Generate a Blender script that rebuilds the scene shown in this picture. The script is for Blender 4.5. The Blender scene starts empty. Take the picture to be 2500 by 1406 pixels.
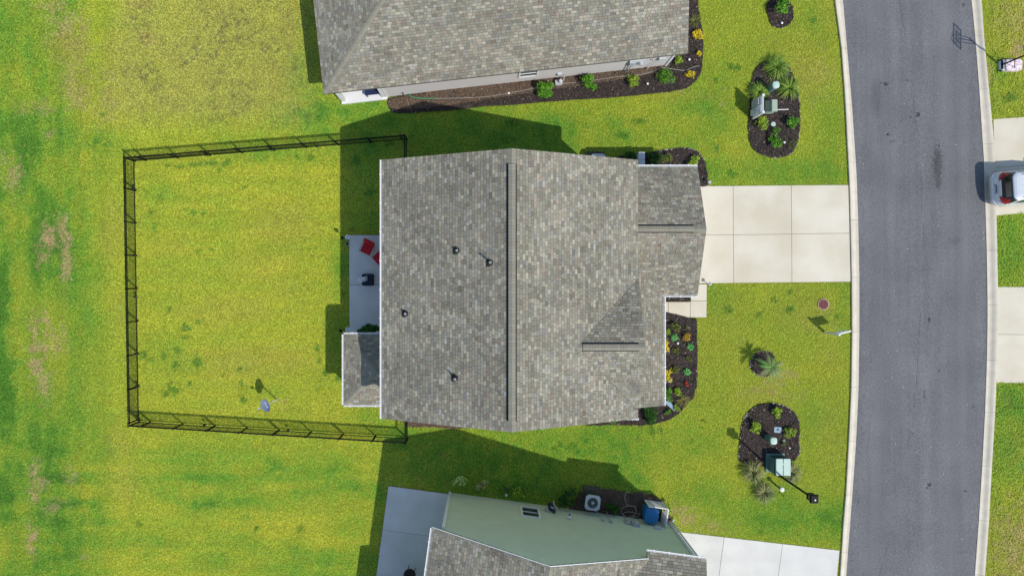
import bpy, bmesh, math, random
import numpy as np
from mathutils import Vector, Matrix

# ------------------------------------------------------------------ camera, sky, sun, exposure
scene = bpy.context.scene
COL = scene.collection
CAM_H, FOC, NX, NY = 38.0, 1634.0, 1196.0, 680.0     # drone height (m), focal length / nadir in plan-survey units

cam_data = bpy.data.cameras.new("Camera")
cam = bpy.data.objects.new("Camera", cam_data)
COL.objects.link(cam)
cam.location = (0, 0, CAM_H)
cam.rotation_euler = (0, 0, 0)
cam_data.sensor_width = 36.0
cam_data.lens = 36.0 * FOC / 2500.0
cam_data.shift_x = 54.0 / 2500.0
cam_data.shift_y = -23.0 / 2500.0
cam_data.clip_start = 0.5
cam_data.clip_end = 2000.0
scene.camera = cam

SUN_EL = math.radians(52.6)
SUN_DIR = Vector((0.739 * math.cos(SUN_EL), -0.673 * math.cos(SUN_EL), math.sin(SUN_EL))).normalized()
world = bpy.data.worlds.new("World")
scene.world = world
world.use_nodes = True
wn = world.node_tree.nodes
sky = wn.new("ShaderNodeTexSky")
sky.sky_type = 'NISHITA'
sky.sun_disc = False
sky.sun_elevation = SUN_EL
sky.sun_rotation = math.atan2(SUN_DIR.x, SUN_DIR.y)
sky.air_density = 1.0
sky.dust_density = 0.4
wn["Background"].inputs["Strength"].default_value = 0.15
world.node_tree.links.new(sky.outputs[0], wn["Background"].inputs["Color"])

sun_data = bpy.data.lights.new("Sun", 'SUN')
sun_data.energy = 3.2
sun_data.angle = math.radians(0.53)
sun_data.color = (1.0, 0.95, 0.87)
sun = bpy.data.objects.new("Sun", sun_data)
COL.objects.link(sun)
sun.location = SUN_DIR * 80
sun.rotation_euler = SUN_DIR.to_track_quat('Z', 'Y').to_euler()

scene.view_settings.view_transform = 'Standard'
scene.view_settings.look = 'None'
scene.view_settings.exposure = 0.25
scene.view_settings.gamma = 1.0
scene.view_settings.use_curve_mapping = False

# ------------------------------------------------------------------ helpers
rng = random.Random(7)
nrg = np.random.default_rng(11)


def W(px, py, z=0.0):
    """survey plan units -> metres for a point at height z"""
    s = (CAM_H - z) / FOC
    return Vector(((px - NX) * s, -(py - NY) * s, z))


def lin(r, g, b):
    f = lambda c: (c / 255 / 12.92) if c / 255 <= 0.04045 else ((c / 255 + 0.055) / 1.055) ** 2.4
    return (f(r), f(g), f(b))


def mat(name, base, rough=0.8, var=0.15, scale=3.0, bump=0.0, bscale=None, metallic=0.0, spec=0.3,
        attr=None, second=None, detail=4.0, each=0.0):
    m = bpy.data.materials.new(name)
    m.use_nodes = True
    nt = m.node_tree
    b = nt.nodes["Principled BSDF"]
    b.inputs["Roughness"].default_value = rough
    b.inputs["Metallic"].default_value = metallic
    b.inputs["Specular IOR Level"].default_value = spec
    geo = nt.nodes.new("ShaderNodeNewGeometry")
    noi = nt.nodes.new("ShaderNodeTexNoise")
    noi.inputs["Scale"].default_value = scale
    noi.inputs["Detail"].default_value = detail
    nt.links.new(geo.outputs["Position"], noi.inputs["Vector"])
    if attr:
        src = nt.nodes.new("ShaderNodeAttribute")
        src.attribute_name = attr
        csock = src.outputs["Color"]
    else:
        rgb = nt.nodes.new("ShaderNodeRGB")
        rgb.outputs[0].default_value = (*base, 1)
        csock = rgb.outputs[0]
        if second:
            ramp = nt.nodes.new("ShaderNodeValToRGB")
            ramp.color_ramp.elements[0].position = 0.38
            ramp.color_ramp.elements[1].position = 0.62
            ramp.color_ramp.elements[0].color = (*base, 1)
            ramp.color_ramp.elements[1].color = (*second, 1)
            nt.links.new(noi.outputs["Fac"], ramp.inputs[0])
            csock = ramp.outputs[0]
    mr = nt.nodes.new("ShaderNodeMapRange")
    mr.inputs["From Min"].default_value = 0.25
    mr.inputs["From Max"].default_value = 0.75
    mr.inputs["To Min"].default_value = 1 - var
    mr.inputs["To Max"].default_value = 1 + var
    nt.links.new(noi.outputs["Fac"], mr.inputs["Value"])
    mul = nt.nodes.new("ShaderNodeMix")
    mul.data_type = 'RGBA'
    mul.blend_type = 'MULTIPLY'
    mul.inputs[0].default_value = 1.0
    nt.links.new(csock, mul.inputs[6])
    fac = mr.outputs[0]
    if each:                                   # every piece poured or cast with its own tone
        oi = nt.nodes.new("ShaderNodeObjectInfo")
        m2 = nt.nodes.new("ShaderNodeMapRange")
        m2.inputs["To Min"].default_value = 1 - each
        m2.inputs["To Max"].default_value = 1 + each
        nt.links.new(oi.outputs["Random"], m2.inputs["Value"])
        mm = nt.nodes.new("ShaderNodeMath")
        mm.operation = 'MULTIPLY'
        nt.links.new(fac, mm.inputs[0])
        nt.links.new(m2.outputs[0], mm.inputs[1])
        fac = mm.outputs[0]
    comb = nt.nodes.new("ShaderNodeCombineColor")
    for i in range(3):
        nt.links.new(fac, comb.inputs[i])
    nt.links.new(comb.outputs[0], mul.inputs[7])
    nt.links.new(mul.outputs[2], b.inputs["Base Color"])
    if bump:
        n2 = nt.nodes.new("ShaderNodeTexNoise")
        n2.inputs["Scale"].default_value = bscale or scale * 6
        n2.inputs["Detail"].default_value = 3
        nt.links.new(geo.outputs["Position"], n2.inputs["Vector"])
        bp = nt.nodes.new("ShaderNodeBump")
        bp.inputs["Strength"].default_value = bump
        bp.inputs["Distance"].default_value = 0.02
        nt.links.new(n2.outputs["Fac"], bp.inputs["Height"])
        nt.links.new(bp.outputs[0], b.inputs["Normal"])
    return m


def world_loc(o):
    v = Vector((0, 0, 0))
    while o is not None:
        v += o.location
        o = o.parent
    return v


class MB:
    """collects geometry; build() links it as one mesh object (world coordinates in, local out)"""

    def __init__(self):
        self.v, self.f, self.c = [], [], []
        self.cur = None

    def add(self, vs, fs):
        o = len(self.v)
        self.v += [tuple(x) for x in vs]
        self.f += [tuple(i + o for i in f) for f in fs]
        self.c += [self.cur] * len(fs)
        return self

    def box(self, c, size, rz=0.0, M=None, taper=1.0):
        sx, sy, sz = size[0] / 2, size[1] / 2, size[2] / 2
        pts = []
        for k, (x, y, z) in enumerate([(-1, -1, -1), (1, -1, -1), (1, 1, -1), (-1, 1, -1), (-1, -1, 1), (1, -1, 1), (1, 1, 1), (-1, 1, 1)]):
            t = taper if z > 0 else 1.0
            pts.append(Vector((x * sx * t, y * sy * t, z * sz)))
        R = M if M is not None else Matrix.Rotation(rz, 3, 'Z')
        pts = [R @ p + Vector(c) for p in pts]
        return self.add(pts, [(0, 3, 2, 1), (4, 5, 6, 7), (0, 1, 5, 4), (1, 2, 6, 5), (2, 3, 7, 6), (3, 0, 4, 7)])

    def rbox(self, c, size, rz=0.0, bev=0.03, seg=3, crown=0.0):
        """rounded-corner slab with bevelled top edge"""
        sx, sy, sz = size[0] / 2, size[1] / 2, size[2]
        rc = min(bev * 2.5, sx * 0.9, sy * 0.9)
        R = Matrix.Rotation(rz, 3, 'Z')

        def ring(ins, z):
            out = []
            for (cx, cy, a0) in ((sx - rc, sy - rc, 0), (-(sx - rc), sy - rc, 90), (-(sx - rc), -(sy - rc), 180), (sx - rc, -(sy - rc), 270)):
                for k in range(seg + 1):
                    a = math.radians(a0 + 90 * k / seg)
                    r = max(rc - ins, 0.001)
                    out.append(R @ Vector((cx + r * math.cos(a), cy + r * math.sin(a), z)) + Vector(c))
            return out
        z0 = -sz / 2
        levels = [ring(0, z0), ring(0, sz / 2 - bev), ring(bev * 0.3, sz / 2 - bev * 0.3), ring(bev, sz / 2)]
        n = len(levels[0])
        vs = [p for l in levels for p in l]
        vs.append(R @ Vector((0, 0, sz / 2 + crown)) + Vector(c))
        fs = []
        for l in range(3):
            for i in range(n):
                j = (i + 1) % n
                fs.append((l * n + i, l * n + j, (l + 1) * n + j, (l + 1) * n + i))
        for i in range(n):
            fs.append((3 * n + i, 3 * n + (i + 1) % n, 4 * n))
        fs.append(tuple(reversed(range(n))))
        return self.add(vs, fs)

    def tube(self, pts, r, n=6, cap=True):
        pts = [Vector(p) for p in pts]
        rs = r if isinstance(r, (list, tuple)) else [r] * len(pts)
        vs, fs = [], []
        up = None
        for i, p in enumerate(pts):
            d = (pts[min(i + 1, len(pts) - 1)] - pts[max(i - 1, 0)]).normalized()
            if up is None:
                up = Vector((0, 0, 1)) if abs(d.z) < 0.9 else Vector((1, 0, 0))
            a = d.cross(up).normalized()
            b = a.cross(d).normalized()
            up = b
            for k in range(n):
                t = 2 * math.pi * k / n
                vs.append(p + (a * math.cos(t) + b * math.sin(t)) * rs[i])
        for i in range(len(pts) - 1):
            for k in range(n):
                j = (k + 1) % n
                fs.append((i * n + k, i * n + j, (i + 1) * n + j, (i + 1) * n + k))
        if cap:
            fs.append(tuple(range(n)))
            fs.append(tuple(reversed(range((len(pts) - 1) * n, len(pts) * n))))
        return self.add(vs, fs)

    def lathe(self, prof, c, n=16, M=None):
        c = Vector(c)
        vs, fs = [], []
        R = M or Matrix.Identity(3)
        for (r, z) in prof:
            for k in range(n):
                t = 2 * math.pi * k / n
                vs.append(R @ Vector((max(r, 1e-4) * math.cos(t), max(r, 1e-4) * math.sin(t), z)) + c)
        for i in range(len(prof) - 1):
            for k in range(n):
                j = (k + 1) % n
                fs.append((i * n + k, i * n + j, (i + 1) * n + j, (i + 1) * n + k))
        fs.append(tuple(reversed(range(n))))
        fs.append(tuple(range((len(prof) - 1) * n, len(prof) * n)))
        return self.add(vs, fs)

    def prism(self, poly, z0, z1):
        n = len(poly)
        a = sum(poly[i][0] * poly[(i + 1) % n][1] - poly[(i + 1) % n][0] * poly[i][1] for i in range(n))
        if a < 0:
            poly = list(reversed(poly))
        vs = [(p[0], p[1], z0) for p in poly] + [(p[0], p[1], z1) for p in poly]
        fs = [tuple(reversed(range(n))), tuple(range(n, 2 * n))]
        for i in range(n):
            j = (i + 1) % n
            fs.append((i, j, n + j, n + i))
        return self.add(vs, fs)

    def quad(self, a, b, c, d):
        return self.add([a, b, c, d], [(0, 1, 2, 3)])

    def build(self, name, material, parent=None, smooth=False, local=False, kind=None, label=None):
        me = bpy.data.meshes.new(name)
        off = Vector((0, 0, 0)) if (parent is None or local) else world_loc(parent)
        me.from_pydata([(x - off.x, y - off.y, z - off.z) for (x, y, z) in self.v], [], self.f)
        if any(c is not None for c in self.c):
            at = me.attributes.new("tint", 'FLOAT_COLOR', 'FACE')
            arr = np.ones((len(self.f), 4), dtype=np.float32)
            for i, c in enumerate(self.c):
                if c is not None:
                    arr[i, :3] = c
            at.data.foreach_set("color", arr.ravel())
        if smooth:
            me.polygons.foreach_set("use_smooth", [True] * len(me.polygons))
        me.materials.append(material)
        me.update()
        return link(name, me, parent, kind, label)


def link(name, me, parent=None, kind=None, label=None):
    o = bpy.data.objects.new(name, me)
    COL.objects.link(o)
    if parent is not None:
        o.parent = parent
    if kind:
        o["kind"] = kind
    if label:
        o["label"] = label
    return o


def thing(name, label, cat, loc=(0, 0, 0), group=None):
    o = bpy.data.objects.new(name, None)
    o.empty_display_size = 0.2
    COL.objects.link(o)
    o.location = loc
    return tag(o, label, cat, group)


def tag(o, label, cat, group=None):
    o["label"] = label
    o["category"] = cat
    if group:
        o["group"] = group
    return o


def copy_thing(src, loc, rz, label, group=None):
    r = src.copy()
    COL.objects.link(r)
    r.location = loc
    r.rotation_euler = (0, 0, rz)
    r["label"] = label
    if group:
        r["group"] = group
    for ch in src.children:
        c = ch.copy()
        COL.objects.link(c)
        c.parent = r
        for g in ch.children:
            d = g.copy()
            COL.objects.link(d)
            d.parent = c
    return r


_tab = nrg.random((8, 128, 128))


def vnoise(x, y, k=0):
    x = np.asarray(x, float)
    y = np.asarray(y, float)
    xi = np.floor(x).astype(int)
    yi = np.floor(y).astype(int)
    fx = x - xi
    fy = y - yi
    fx = fx * fx * (3 - 2 * fx)
    fy = fy * fy * (3 - 2 * fy)
    t = _tab[k % 8]
    g = lambda a, b: t[a % 128, b % 128]
    return (g(xi, yi) * (1 - fx) * (1 - fy) + g(xi + 1, yi) * fx * (1 - fy) + g(xi, yi + 1) * (1 - fx) * fy + g(xi + 1, yi + 1) * fx * fy)


def fbm(x, y, k=0, octs=4):
    s, a, t = 0.0, 0.5, 0.0
    for i in range(octs):
        s = s + a * vnoise(x * 2 ** i + 17 * i, y * 2 ** i + 31 * i, k + i)
        t += a
        a *= 0.55
    return s / t


def inside(px, py, poly):
    n = len(poly)
    r = np.zeros(px.shape, bool)
    j = n - 1
    for i in range(n):
        xi, yi = poly[i]
        xj, yj = poly[j]
        if yi != yj:
            c = ((yi > py) != (yj > py)) & (px < (xj - xi) * (py - yi) / (yj - yi) + xi)
            r ^= c
        j = i
    return r


def smooth_closed(poly, n=6):
    """Catmull-Rom through a closed polygon"""
    out = []
    m = len(poly)
    for i in range(m):
        p0, p1, p2, p3 = [poly[(i + k) % m] for k in (-1, 0, 1, 2)]
        for k in range(n):
            t = k / n
            out.append(tuple(0.5 * ((2 * p1[d]) + (-p0[d] + p2[d]) * t + (2 * p0[d] - 5 * p1[d] + 4 * p2[d] - p3[d]) * t * t + (-p0[d] + 3 * p1[d] - 3 * p2[d] + p3[d]) * t ** 3) for d in (0, 1)))
    return out


def interp(tab, y):
    """piecewise-linear x for y"""
    ys = [t[1] for t in tab]
    xs = [t[0] for t in tab]
    return float(np.interp(y, ys, xs))


# ------------------------------------------------------------------ materials
M = {}
M['lawn'] = mat('lawn_grass', (.3, .3, .03), rough=1.0, var=.18, scale=14, bump=.4, bscale=30, attr='tint', spec=.05, detail=6)
M['blade'] = mat('grass_blade', (.3, .3, .03), rough=.85, var=.10, scale=12, attr='tint', spec=.1)
M['concrete'] = mat('drive_concrete', (.575, .515, .385), rough=.9, var=.06, scale=.45, bump=.12, bscale=60, spec=.2, detail=8, second=(.615, .565, .455), each=.03)
M['concrete_grey'] = mat('cool_concrete', (.60, .58, .53), rough=.9, var=.09, scale=.9, bump=.12, bscale=60, spec=.2, detail=8, each=.03)
M['kerb'] = mat('kerb_concrete', (.585, .53, .42), rough=.9, var=.10, scale=2.2, bump=.15, bscale=70, spec=.2, detail=8, each=.05)
M['joint'] = mat('joint_dirt', (.10, .085, .06), rough=1, var=.3, scale=6)
M['mulch'] = mat('mulch', (.046, .037, .033), rough=1, var=.5, scale=16, bump=1.0, bscale=40, spec=.1)
M['mulch_brown'] = mat('brown_mulch', (.12, .088, .064), rough=1, var=.6, scale=16, bump=1.0, bscale=40, spec=.1)
M['chip'] = mat('mulch_chip', (.06, .046, .04), rough=.9, var=.3, scale=20, attr='tint', spec=.2)
M['shingle'] = mat('asphalt_shingle', (.3, .28, .25), rough=.95, var=.11, scale=20, bump=.4, bscale=120, attr='tint', spec=.15, detail=6)
M['underlay'] = mat('roof_underlay', (.11, .105, .095), rough=1, var=.1, spec=.1)
M['white'] = mat('white_trim', (.72, .72, .71), rough=.55, var=.03, scale=4, spec=.4)
M['black_metal'] = mat('black_metal', (.006, .006, .008), rough=.6, var=.1, spec=.15)
M['black_rubber'] = mat('black_rubber', (.02, .02, .022), rough=.7, var=.1)
M['green_siding'] = mat('green_siding', (.50, .575, .41), rough=.6, var=.05, scale=1.2, spec=.3)
M['grey_siding'] = mat('grey_siding', (.50, .47, .455), rough=.6, var=.04, scale=1.2, spec=.3)
M['cream_siding'] = mat('cream_siding', (.62, .58, .5), rough=.6, var=.04, scale=1.2, spec=.3)
M['glass'] = mat('window_glass', (.03, .045, .05), rough=.06, var=.1, spec=.8)
M['red'] = mat('red_cushion', (.42, .012, .02), rough=.8, var=.12, scale=9, bump=.2, bscale=80)
M['bronze'] = mat('bronze_metal', (.03, .022, .018), rough=.5, var=.1)
M['navy'] = mat('navy_plastic', (.006, .008, .016), rough=.4, var=.1)
M['slate_blue'] = mat('dish_grey_blue', (.16, .21, .33), rough=.4, var=.06, spec=.5)
M['dark_blue'] = mat('dish_navy', (.018, .028, .085), rough=.4, var=.06, spec=.5)
M['galv'] = mat('galvanised_steel', (.5, .51, .52), rough=.45, var=.1, scale=8, metallic=.3)
M['grey_box'] = mat('grey_enclosure', (.38, .40, .42), rough=.5, var=.06)
M['light_metal'] = mat('pale_metal', (.52, .54, .56), rough=.5, var=.06, scale=6)
M['util_green'] = mat('utility_green', (.10, .19, .155), rough=.55, var=.08, scale=5)
M['util_pale'] = mat('utility_pale_green', (.42, .55, .47), rough=.55, var=.06, scale=5)
M['util_olive'] = mat('utility_olive_pale', (.30, .37, .28), rough=.6, var=.08, scale=5)
M['util_dark'] = mat('utility_dark_green', (.035, .06, .045), rough=.55, var=.08, scale=5)
M['bin_blue'] = mat('blue_bin_plastic', (.016, .17, .40), rough=.45, var=.06, spec=.4)
M['stone'] = mat('pale_stone', (.55, .52, .46), rough=.9, var=.3, scale=9)
M['brick_red'] = mat('red_brown_iron', (.16, .055, .05), rough=.8, var=.45, scale=26, bump=.5)
M['leaf'] = mat('leaf', (.1, .2, .03), rough=.65, var=.15, scale=12, attr='tint', spec=.12)
M['stem'] = mat('stem', (.10, .065, .035), rough=.9, var=.2, scale=12)
M['hose_tan'] = mat('tan_hose', (.42, .36, .27), rough=.6, var=.1)
M['hose_green'] = mat('green_hose', (.05, .35, .16), rough=.5, var=.1)
M['hose_grey'] = mat('grey_hose', (.42, .40, .36), rough=.6, var=.1)
M['pink'] = mat('pink_plastic', (.62, .42, .46), rough=.7, var=.2, scale=7, second=(.75, .7, .7))
M['silver'] = mat('silver_paint', (.62, .635, .65), rough=.28, var=.02, spec=.6, metallic=.15)
M['car_glass'] = mat('car_glass', (.012, .014, .016), rough=.05, var=.1, spec=.9)
M['tail_red'] = mat('tail_lamp_red', (.30, .004, .006), rough=.25, var=.15, spec=.7)
M['dark_plastic'] = mat('dark_plastic', (.03, .03, .033), rough=.6, var=.1)
M['tyre'] = mat('tyre_rubber', (.018, .018, .018), rough=.9, var=.15)
M['slab_blue'] = mat('blue_grey_plastic', (.25, .36, .45), rough=.6, var=.1)
M['terracotta'] = mat('pale_terracotta', (.45, .33, .26), rough=.8, var=.2, scale=12)
# ------------------------------------------------------------------ ground plan (survey units)
def far(tab):
    """extend an edge table beyond the frame along its own curvature"""
    ys = [t[1] for t in tab]
    xs = [t[0] for t in tab]
    c = np.polyfit(ys, xs, 2)
    top = [(float(np.polyval(c, y)), y) for y in (-700, -520, -340, -170)]
    bot = [(float(np.polyval(c, y)), y) for y in (1560, 1700, 1850, 2000)]
    d0 = tab[0][0] - float(np.polyval(c, ys[0]))
    d1 = tab[-1][0] - float(np.polyval(c, ys[-1]))
    return [(x + d0, y) for x, y in top] + tab + [(x + d1, y) for x, y in bot]


WK_L = far([(2037, 0), (2053, 119), (2062, 239), (2068, 358), (2073, 452), (2075, 537), (2078, 680), (2079, 810), (2077, 950), (2071, 1077), (2064, 1206), (2058, 1275), (2050, 1406)])
WK_R = far([(2058, 0), (2068, 119), (2080, 257), (2091, 418), (2095, 537), (2098, 676), (2098, 809), (2096, 950), (2090, 1077), (2081, 1206), (2070, 1347), (2066, 1406)])
EK_L = far([(2372, 0), (2381, 90), (2391, 218), (2399, 343), (2403, 400), (2406, 508), (2409, 608), (2411, 720), (2411, 800), (2409, 900), (2405, 1006), (2398, 1140), (2390, 1270), (2380, 1406)])
EK_R = far([(2394, 0), (2400, 90), (2412, 218), (2424, 343), (2427, 408), (2430, 510), (2432, 608), (2434, 720), (2434, 800), (2431, 900), (2427, 1006), (2419, 1140), (2412, 1270), (2402, 1406)])

BEDS = {
    'grey_house_bed': ([(948, 244), (957, 274), (1000, 277), (1090, 270), (1180, 262), (1330, 250), (1480, 240), (1600, 228), (1655, 222), (1690, 206), (1710, 178), (1716, 140), (1715, 80), (1704, 20), (1692, -40), (1600, -40), (1600, 150), (1560, 165), (1300, 190), (1000, 232)], 2, 'mulch'),
    'grey_house_strip': ([(950, 247), (957, 266), (1010, 266), (1100, 257), (1200, 243), (1330, 222), (1450, 204), (1560, 189), (1622, 170), (1600, 160), (1300, 192), (1000, 232)], 2, 'mulch_brown'),
    'ring_bed': ([(1872, 20), (1880, 55), (1897, 69), (1915, 67), (1934, 50), (1935, 20), (1922, 2), (1895, -5), (1876, 5)], 5, 'mulch'),
    'pedestal_bed': ([(1836, 190), (1833, 230), (1828, 290), (1829, 335), (1840, 365), (1870, 382), (1905, 385), (1932, 374), (1947, 345), (1953, 300), (1951, 250), (1942, 205), (1928, 168), (1905, 152), (1870, 150), (1848, 165)], 5, 'mulch'),
    'garage_side_bed': ([(1478, 392), (1520, 380), (1570, 374), (1630, 366), (1665, 361), (1695, 367), (1715, 385), (1724, 410), (1729, 445), (1727, 453), (1700, 453), (1640, 420), (1560, 410)], 3, 'mulch'),
    'front_bed': ([(1600, 777), (1690, 777), (1699, 777.5), (1700.5, 784), (1702, 830), (1702, 900), (1700, 940), (1694, 965), (1676, 988), (1655, 1010), (1625, 1026), (1590, 1036), (1550, 1038), (1490, 1036), (1410, 1034), (1420, 990), (1560, 985), (1580, 960)], 3, 'mulch'),
    'walk_bed': ([(1600, 722), (1686, 722), (1686, 736), (1600, 736)], 1, 'mulch'),
    'palm_bed': ([(1833, 880), (1832, 893), (1840, 908), (1855, 917), (1870, 919), (1885, 908), (1893, 885), (1888, 866), (1870, 858), (1848, 861)], 5, 'mulch'),
    'transformer_bed': ([(1803, 1120), (1808, 1060), (1815, 1025), (1833, 1000), (1858, 987), (1885, 985), (1915, 991), (1938, 1007), (1950, 1030), (1951, 1070), (1950, 1105), (1935, 1125), (1880, 1140), (1820, 1130)], 5, 'mulch'),
    'side_strip_bed': ([(996, 1000), (996, 1040), (1030, 1041), (1095, 1044), (1150, 1040), (1200, 1000)], 2, 'mulch_brown'),
    'green_house_bed': ([(1425, 1195), (1475, 1193), (1530, 1200), (1580, 1204), (1610, 1218), (1625, 1245), (1640, 1270), (1600, 1285), (1400, 1260), (1405, 1215)], 3, 'mulch_brown'),
}
BEDS_S = {k: smooth_closed(p, n) if n > 1 else p for k, (p, n, m) in BEDS.items()}

DRIVE = [(1640, 453), (2073, 451), (2079, 690), (1640, 694)]
WALK = [(1600, 694), (1726, 694), (1726, 776), (1600, 776)]
PATIO = [(852, 573), (990, 573), (990, 830), (852, 830)]
EDRIVE = [(2424, 290), (2800, 266), (2800, 492), (2430, 526)]
EDRIVE2 = [(2433, 700), (2800, 703), (2800, 940), (2431, 934)]
GA = math.radians(-7.68)
G_O = W(1098, 1203)
G1 = Vector((math.cos(GA), math.sin(GA), 0))
G2 = Vector((-math.sin(GA), math.cos(GA), 0))


def GL(a, b, z=0.0):
    p = G_O + G1 * a + G2 * b
    return Vector((p.x, p.y, z))


def toplan(p):
    return (NX + p[0] * FOC / CAM_H, NY - p[1] * FOC / CAM_H)


GDRIVE = [(1560, 1286), (2051, 1343), (2040, 1440), (2020, 1560), (1530, 1505)]
GPATIO = [toplan(GL(*q)) for q in ((-3.51, -.05), (.3, -.05), (.3, -9), (-3.51, -9))]
GFOOT = [toplan(GL(*q)) for q in ((0, 0), (12.53, 0), (12.53, -9), (0, -9))]
KA = math.radians(6.35)
K_O = W(790, 230, 2.7)
K1 = Vector((math.cos(KA), math.sin(KA), 0))
K2 = Vector((-math.sin(KA), math.cos(KA), 0))


def KL(a, b, z=0.0):
    p = K_O + K1 * a + K2 * b
    return Vector((p.x, p.y, z))


KFOOT = [toplan(KL(*q)) for q in ((.4, .2), (18.87, .25), (18.87, 12), (.4, 12))]
MFOOT = [toplan(q) for q in ((-4.85, 5.4), (6.85, 5.4), (6.85, -6.4), (-4.85, -6.4))]
MFOOT2 = [toplan(q) for q in ((6.8, 5.5), (10.5, 5.5), (10.5, -.5), (8.8, -.5), (8.8, -6.3), (6.8, -6.3))]
ROADPOLY = WK_L + list(reversed(EK_R))
HOLES = [ROADPOLY, DRIVE, WALK, PATIO, EDRIVE, EDRIVE2, GDRIVE, GPATIO, GFOOT, KFOOT, MFOOT, MFOOT2] + list(BEDS_S.values())

# ------------------------------------------------------------------ lawn: turf colours, plus extra green imitating shaded grass near the houses
YEL = np.array([.430, .442, .042])
OLV = np.array([.37, .31, .12])
GRN = np.array([.160, .325, .034])
DKG = np.array([.055, .180, .022])
TAN = np.array([.50, .36, .175])
BRN = np.array([.38, .29, .075])

GREEN = [  # cx, cy, rx, ry, amount
    (60, 40, 130, 110, .55), (20, 300, 90, 120, .5), (60, 420, 120, 120, .55), (130, 560, 60, 120, .5), (60, 330, 120, 60, .25), (180, 340, 60, 50, .35),
    (0, 690, 34, 110, 1.3), (0, 860, 40, 120, 1.3), (5, 1000, 28, 60, 1.2), (0, 1230, 26, 60, 1.0), (100, 640, 60, 120, .45), (190, 700, 60, 120, .4),
    (140, 1060, 110, 120, .55), (90, 1280, 90, 160, .6), (190, 1330, 90, 90, .5), (170, 1180, 60, 60, .5), (230, 800, 30, 120, .3), (250, 340, 60, 40, .4),
    (725, 160, 30, 50, .75), (735, 240, 60, 40, .65), (680, 268, 40, 20, .6), (780, 290, 60, 30, .6), (720, 215, 40, 20, .3), (830, 260, 90, 30, .4), (900, 280, 60, 40, .4),
    (500, 1150, 160, 70, .55), (640, 1200, 190, 60, .5), (820, 1150, 120, 70, .5), (420, 1280, 140, 60, .45), (620, 1360, 190, 50, .55), (840, 1370, 90, 60, .6), (860, 1250, 60, 60, .35),
    (830, 640, 30, 70, .8), (395, 470, 40, 40, .35), (420, 480, 70, 50, .3), (650, 372, 90, 22, .5), (900, 1010, 60, 30, .5), (430, 870, 60, 60, .3), (480, 560, 60, 40, .25),
    (1000, 330, 330, 80, .45), (1250, 330, 200, 70, .5), (1500, 340, 140, 40, .45), (1700, 330, 60, 110, .4), (1760, 260, 60, 90, .4), (1780, 420, 160, 40, .6), (2000, 420, 90, 60, .55), (1660, 265, 50, 30, .4),
    (2020, 330, 40, 120, .45), (1780, 180, 70, 60, .35), (1990, 60, 50, 50, .3), (1750, 60, 60, 60, .15),
    (1100, 1090, 150, 60, .5), (1300, 1080, 160, 60, .4), (1250, 1150, 250, 60, .45), (1450, 1070, 120, 40, .4), (1600, 1090, 120, 60, .35), (1740, 720, 60, 40, .5), (2060, 720, 30, 90, .55), (1720, 1000, 60, 80, .25),
    (1800, 1250, 190, 60, .45), (1960, 1260, 110, 70, .5), (2040, 1290, 60, 60, .5), (1700, 1200, 70, 60, .3), (1840, 790, 90, 60, .2), (1990, 1000, 70, 70, .3),
    (2470, 620, 60, 110, .75), (2470, 1000, 70, 90, .95), (2460, 1130, 50, 70, .55), (2440, 160, 25, 30, .6), (2430, 1200, 20, 60, .3), (2450, 250, 60, 40, .3),
    (1150, 320, 420, 110, .38), (1250, 1130, 380, 100, .38), (900, 480, 60, 120, .5), (820, 830, 30, 90, .4), (980, 1060, 60, 30, .5), (1530, 1190, 60, 40, .5), (1230, 1200, 160, 40, .5), (1900, 1300, 160, 30, .3),  # mostly greener lawn round the houses, also imitating the deeper green of shade
]
DRY = [
    (115, 575, 22, 40, 1.0), (155, 565, 18, 45, .9), (160, 640, 14, 70, .8), (100, 620, 16, 30, .6), (85, 800, 18, 40, .7), (110, 780, 14, 40, .7), (95, 850, 30, 40, .9), (130, 840, 40, 40, .6), (90, 890, 25, 40, .9), (105, 940, 22, 50, .6),
    (85, 1150, 16, 30, .8), (95, 1175, 26, 18, .8), (85, 1210, 16, 24, .8), (170, 1165, 20, 26, .6), (80, 1310, 16, 34, 1.0), (75, 1340, 18, 20, .9), (130, 1240, 24, 20, .5), (150, 1225, 20, 14, .4), (200, 1360, 14, 8, .6),
    (28, 430, 20, 50, .8), (10, 390, 12, 25, .6), (100, 262, 30, 22, .5), (60, 265, 22, 16, .5), (120, 330, 18, 12, .5), (160, 60, 50, 40, .5), (120, 20, 40, 30, .5), (150, 90, 40, 30, .35), (195, 235, 40, 50, .45), (170, 100, 50, 40, .3), (180, 170, 40, 50, .25),
    (260, 220, 30, 60, .25), (245, 280, 40, 40, .2), (1680, 1265, 40, 24, .8), (1735, 1285, 60, 18, .5), (1650, 1245, 22, 18, .7), (2480, 1330, 60, 110, .6), (2475, 1290, 50, 60, .3), (2480, 130, 24, 22, .9), (2490, 60, 50, 90, .35), (2440, 60, 30, 50, .2),
    (1850, 225, 18, 10, .0), (1770, 223, 5, 6, 1.2), (1765, 255, 10, 4, .7), (1660, 222, 14, 5, .7), (2005, 190, 60, 60, .2), (1920, 920, 26, 24, .6), (1895, 935, 40, 16, .4), (1860, 955, 60, 14, .35), (2000, 780, 60, 40, .12), (1935, 1110, 16, 20, .3), (1900, 960, 60, 20, .2),
    (2025, 750, 8, 8, .4), (345, 1365, 0.1, 0.1, 0), (690, 985, 16, 12, .35), (2420, 190, 10, 30, .7), (2470, 170, 10, 16, .3),
]
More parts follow.
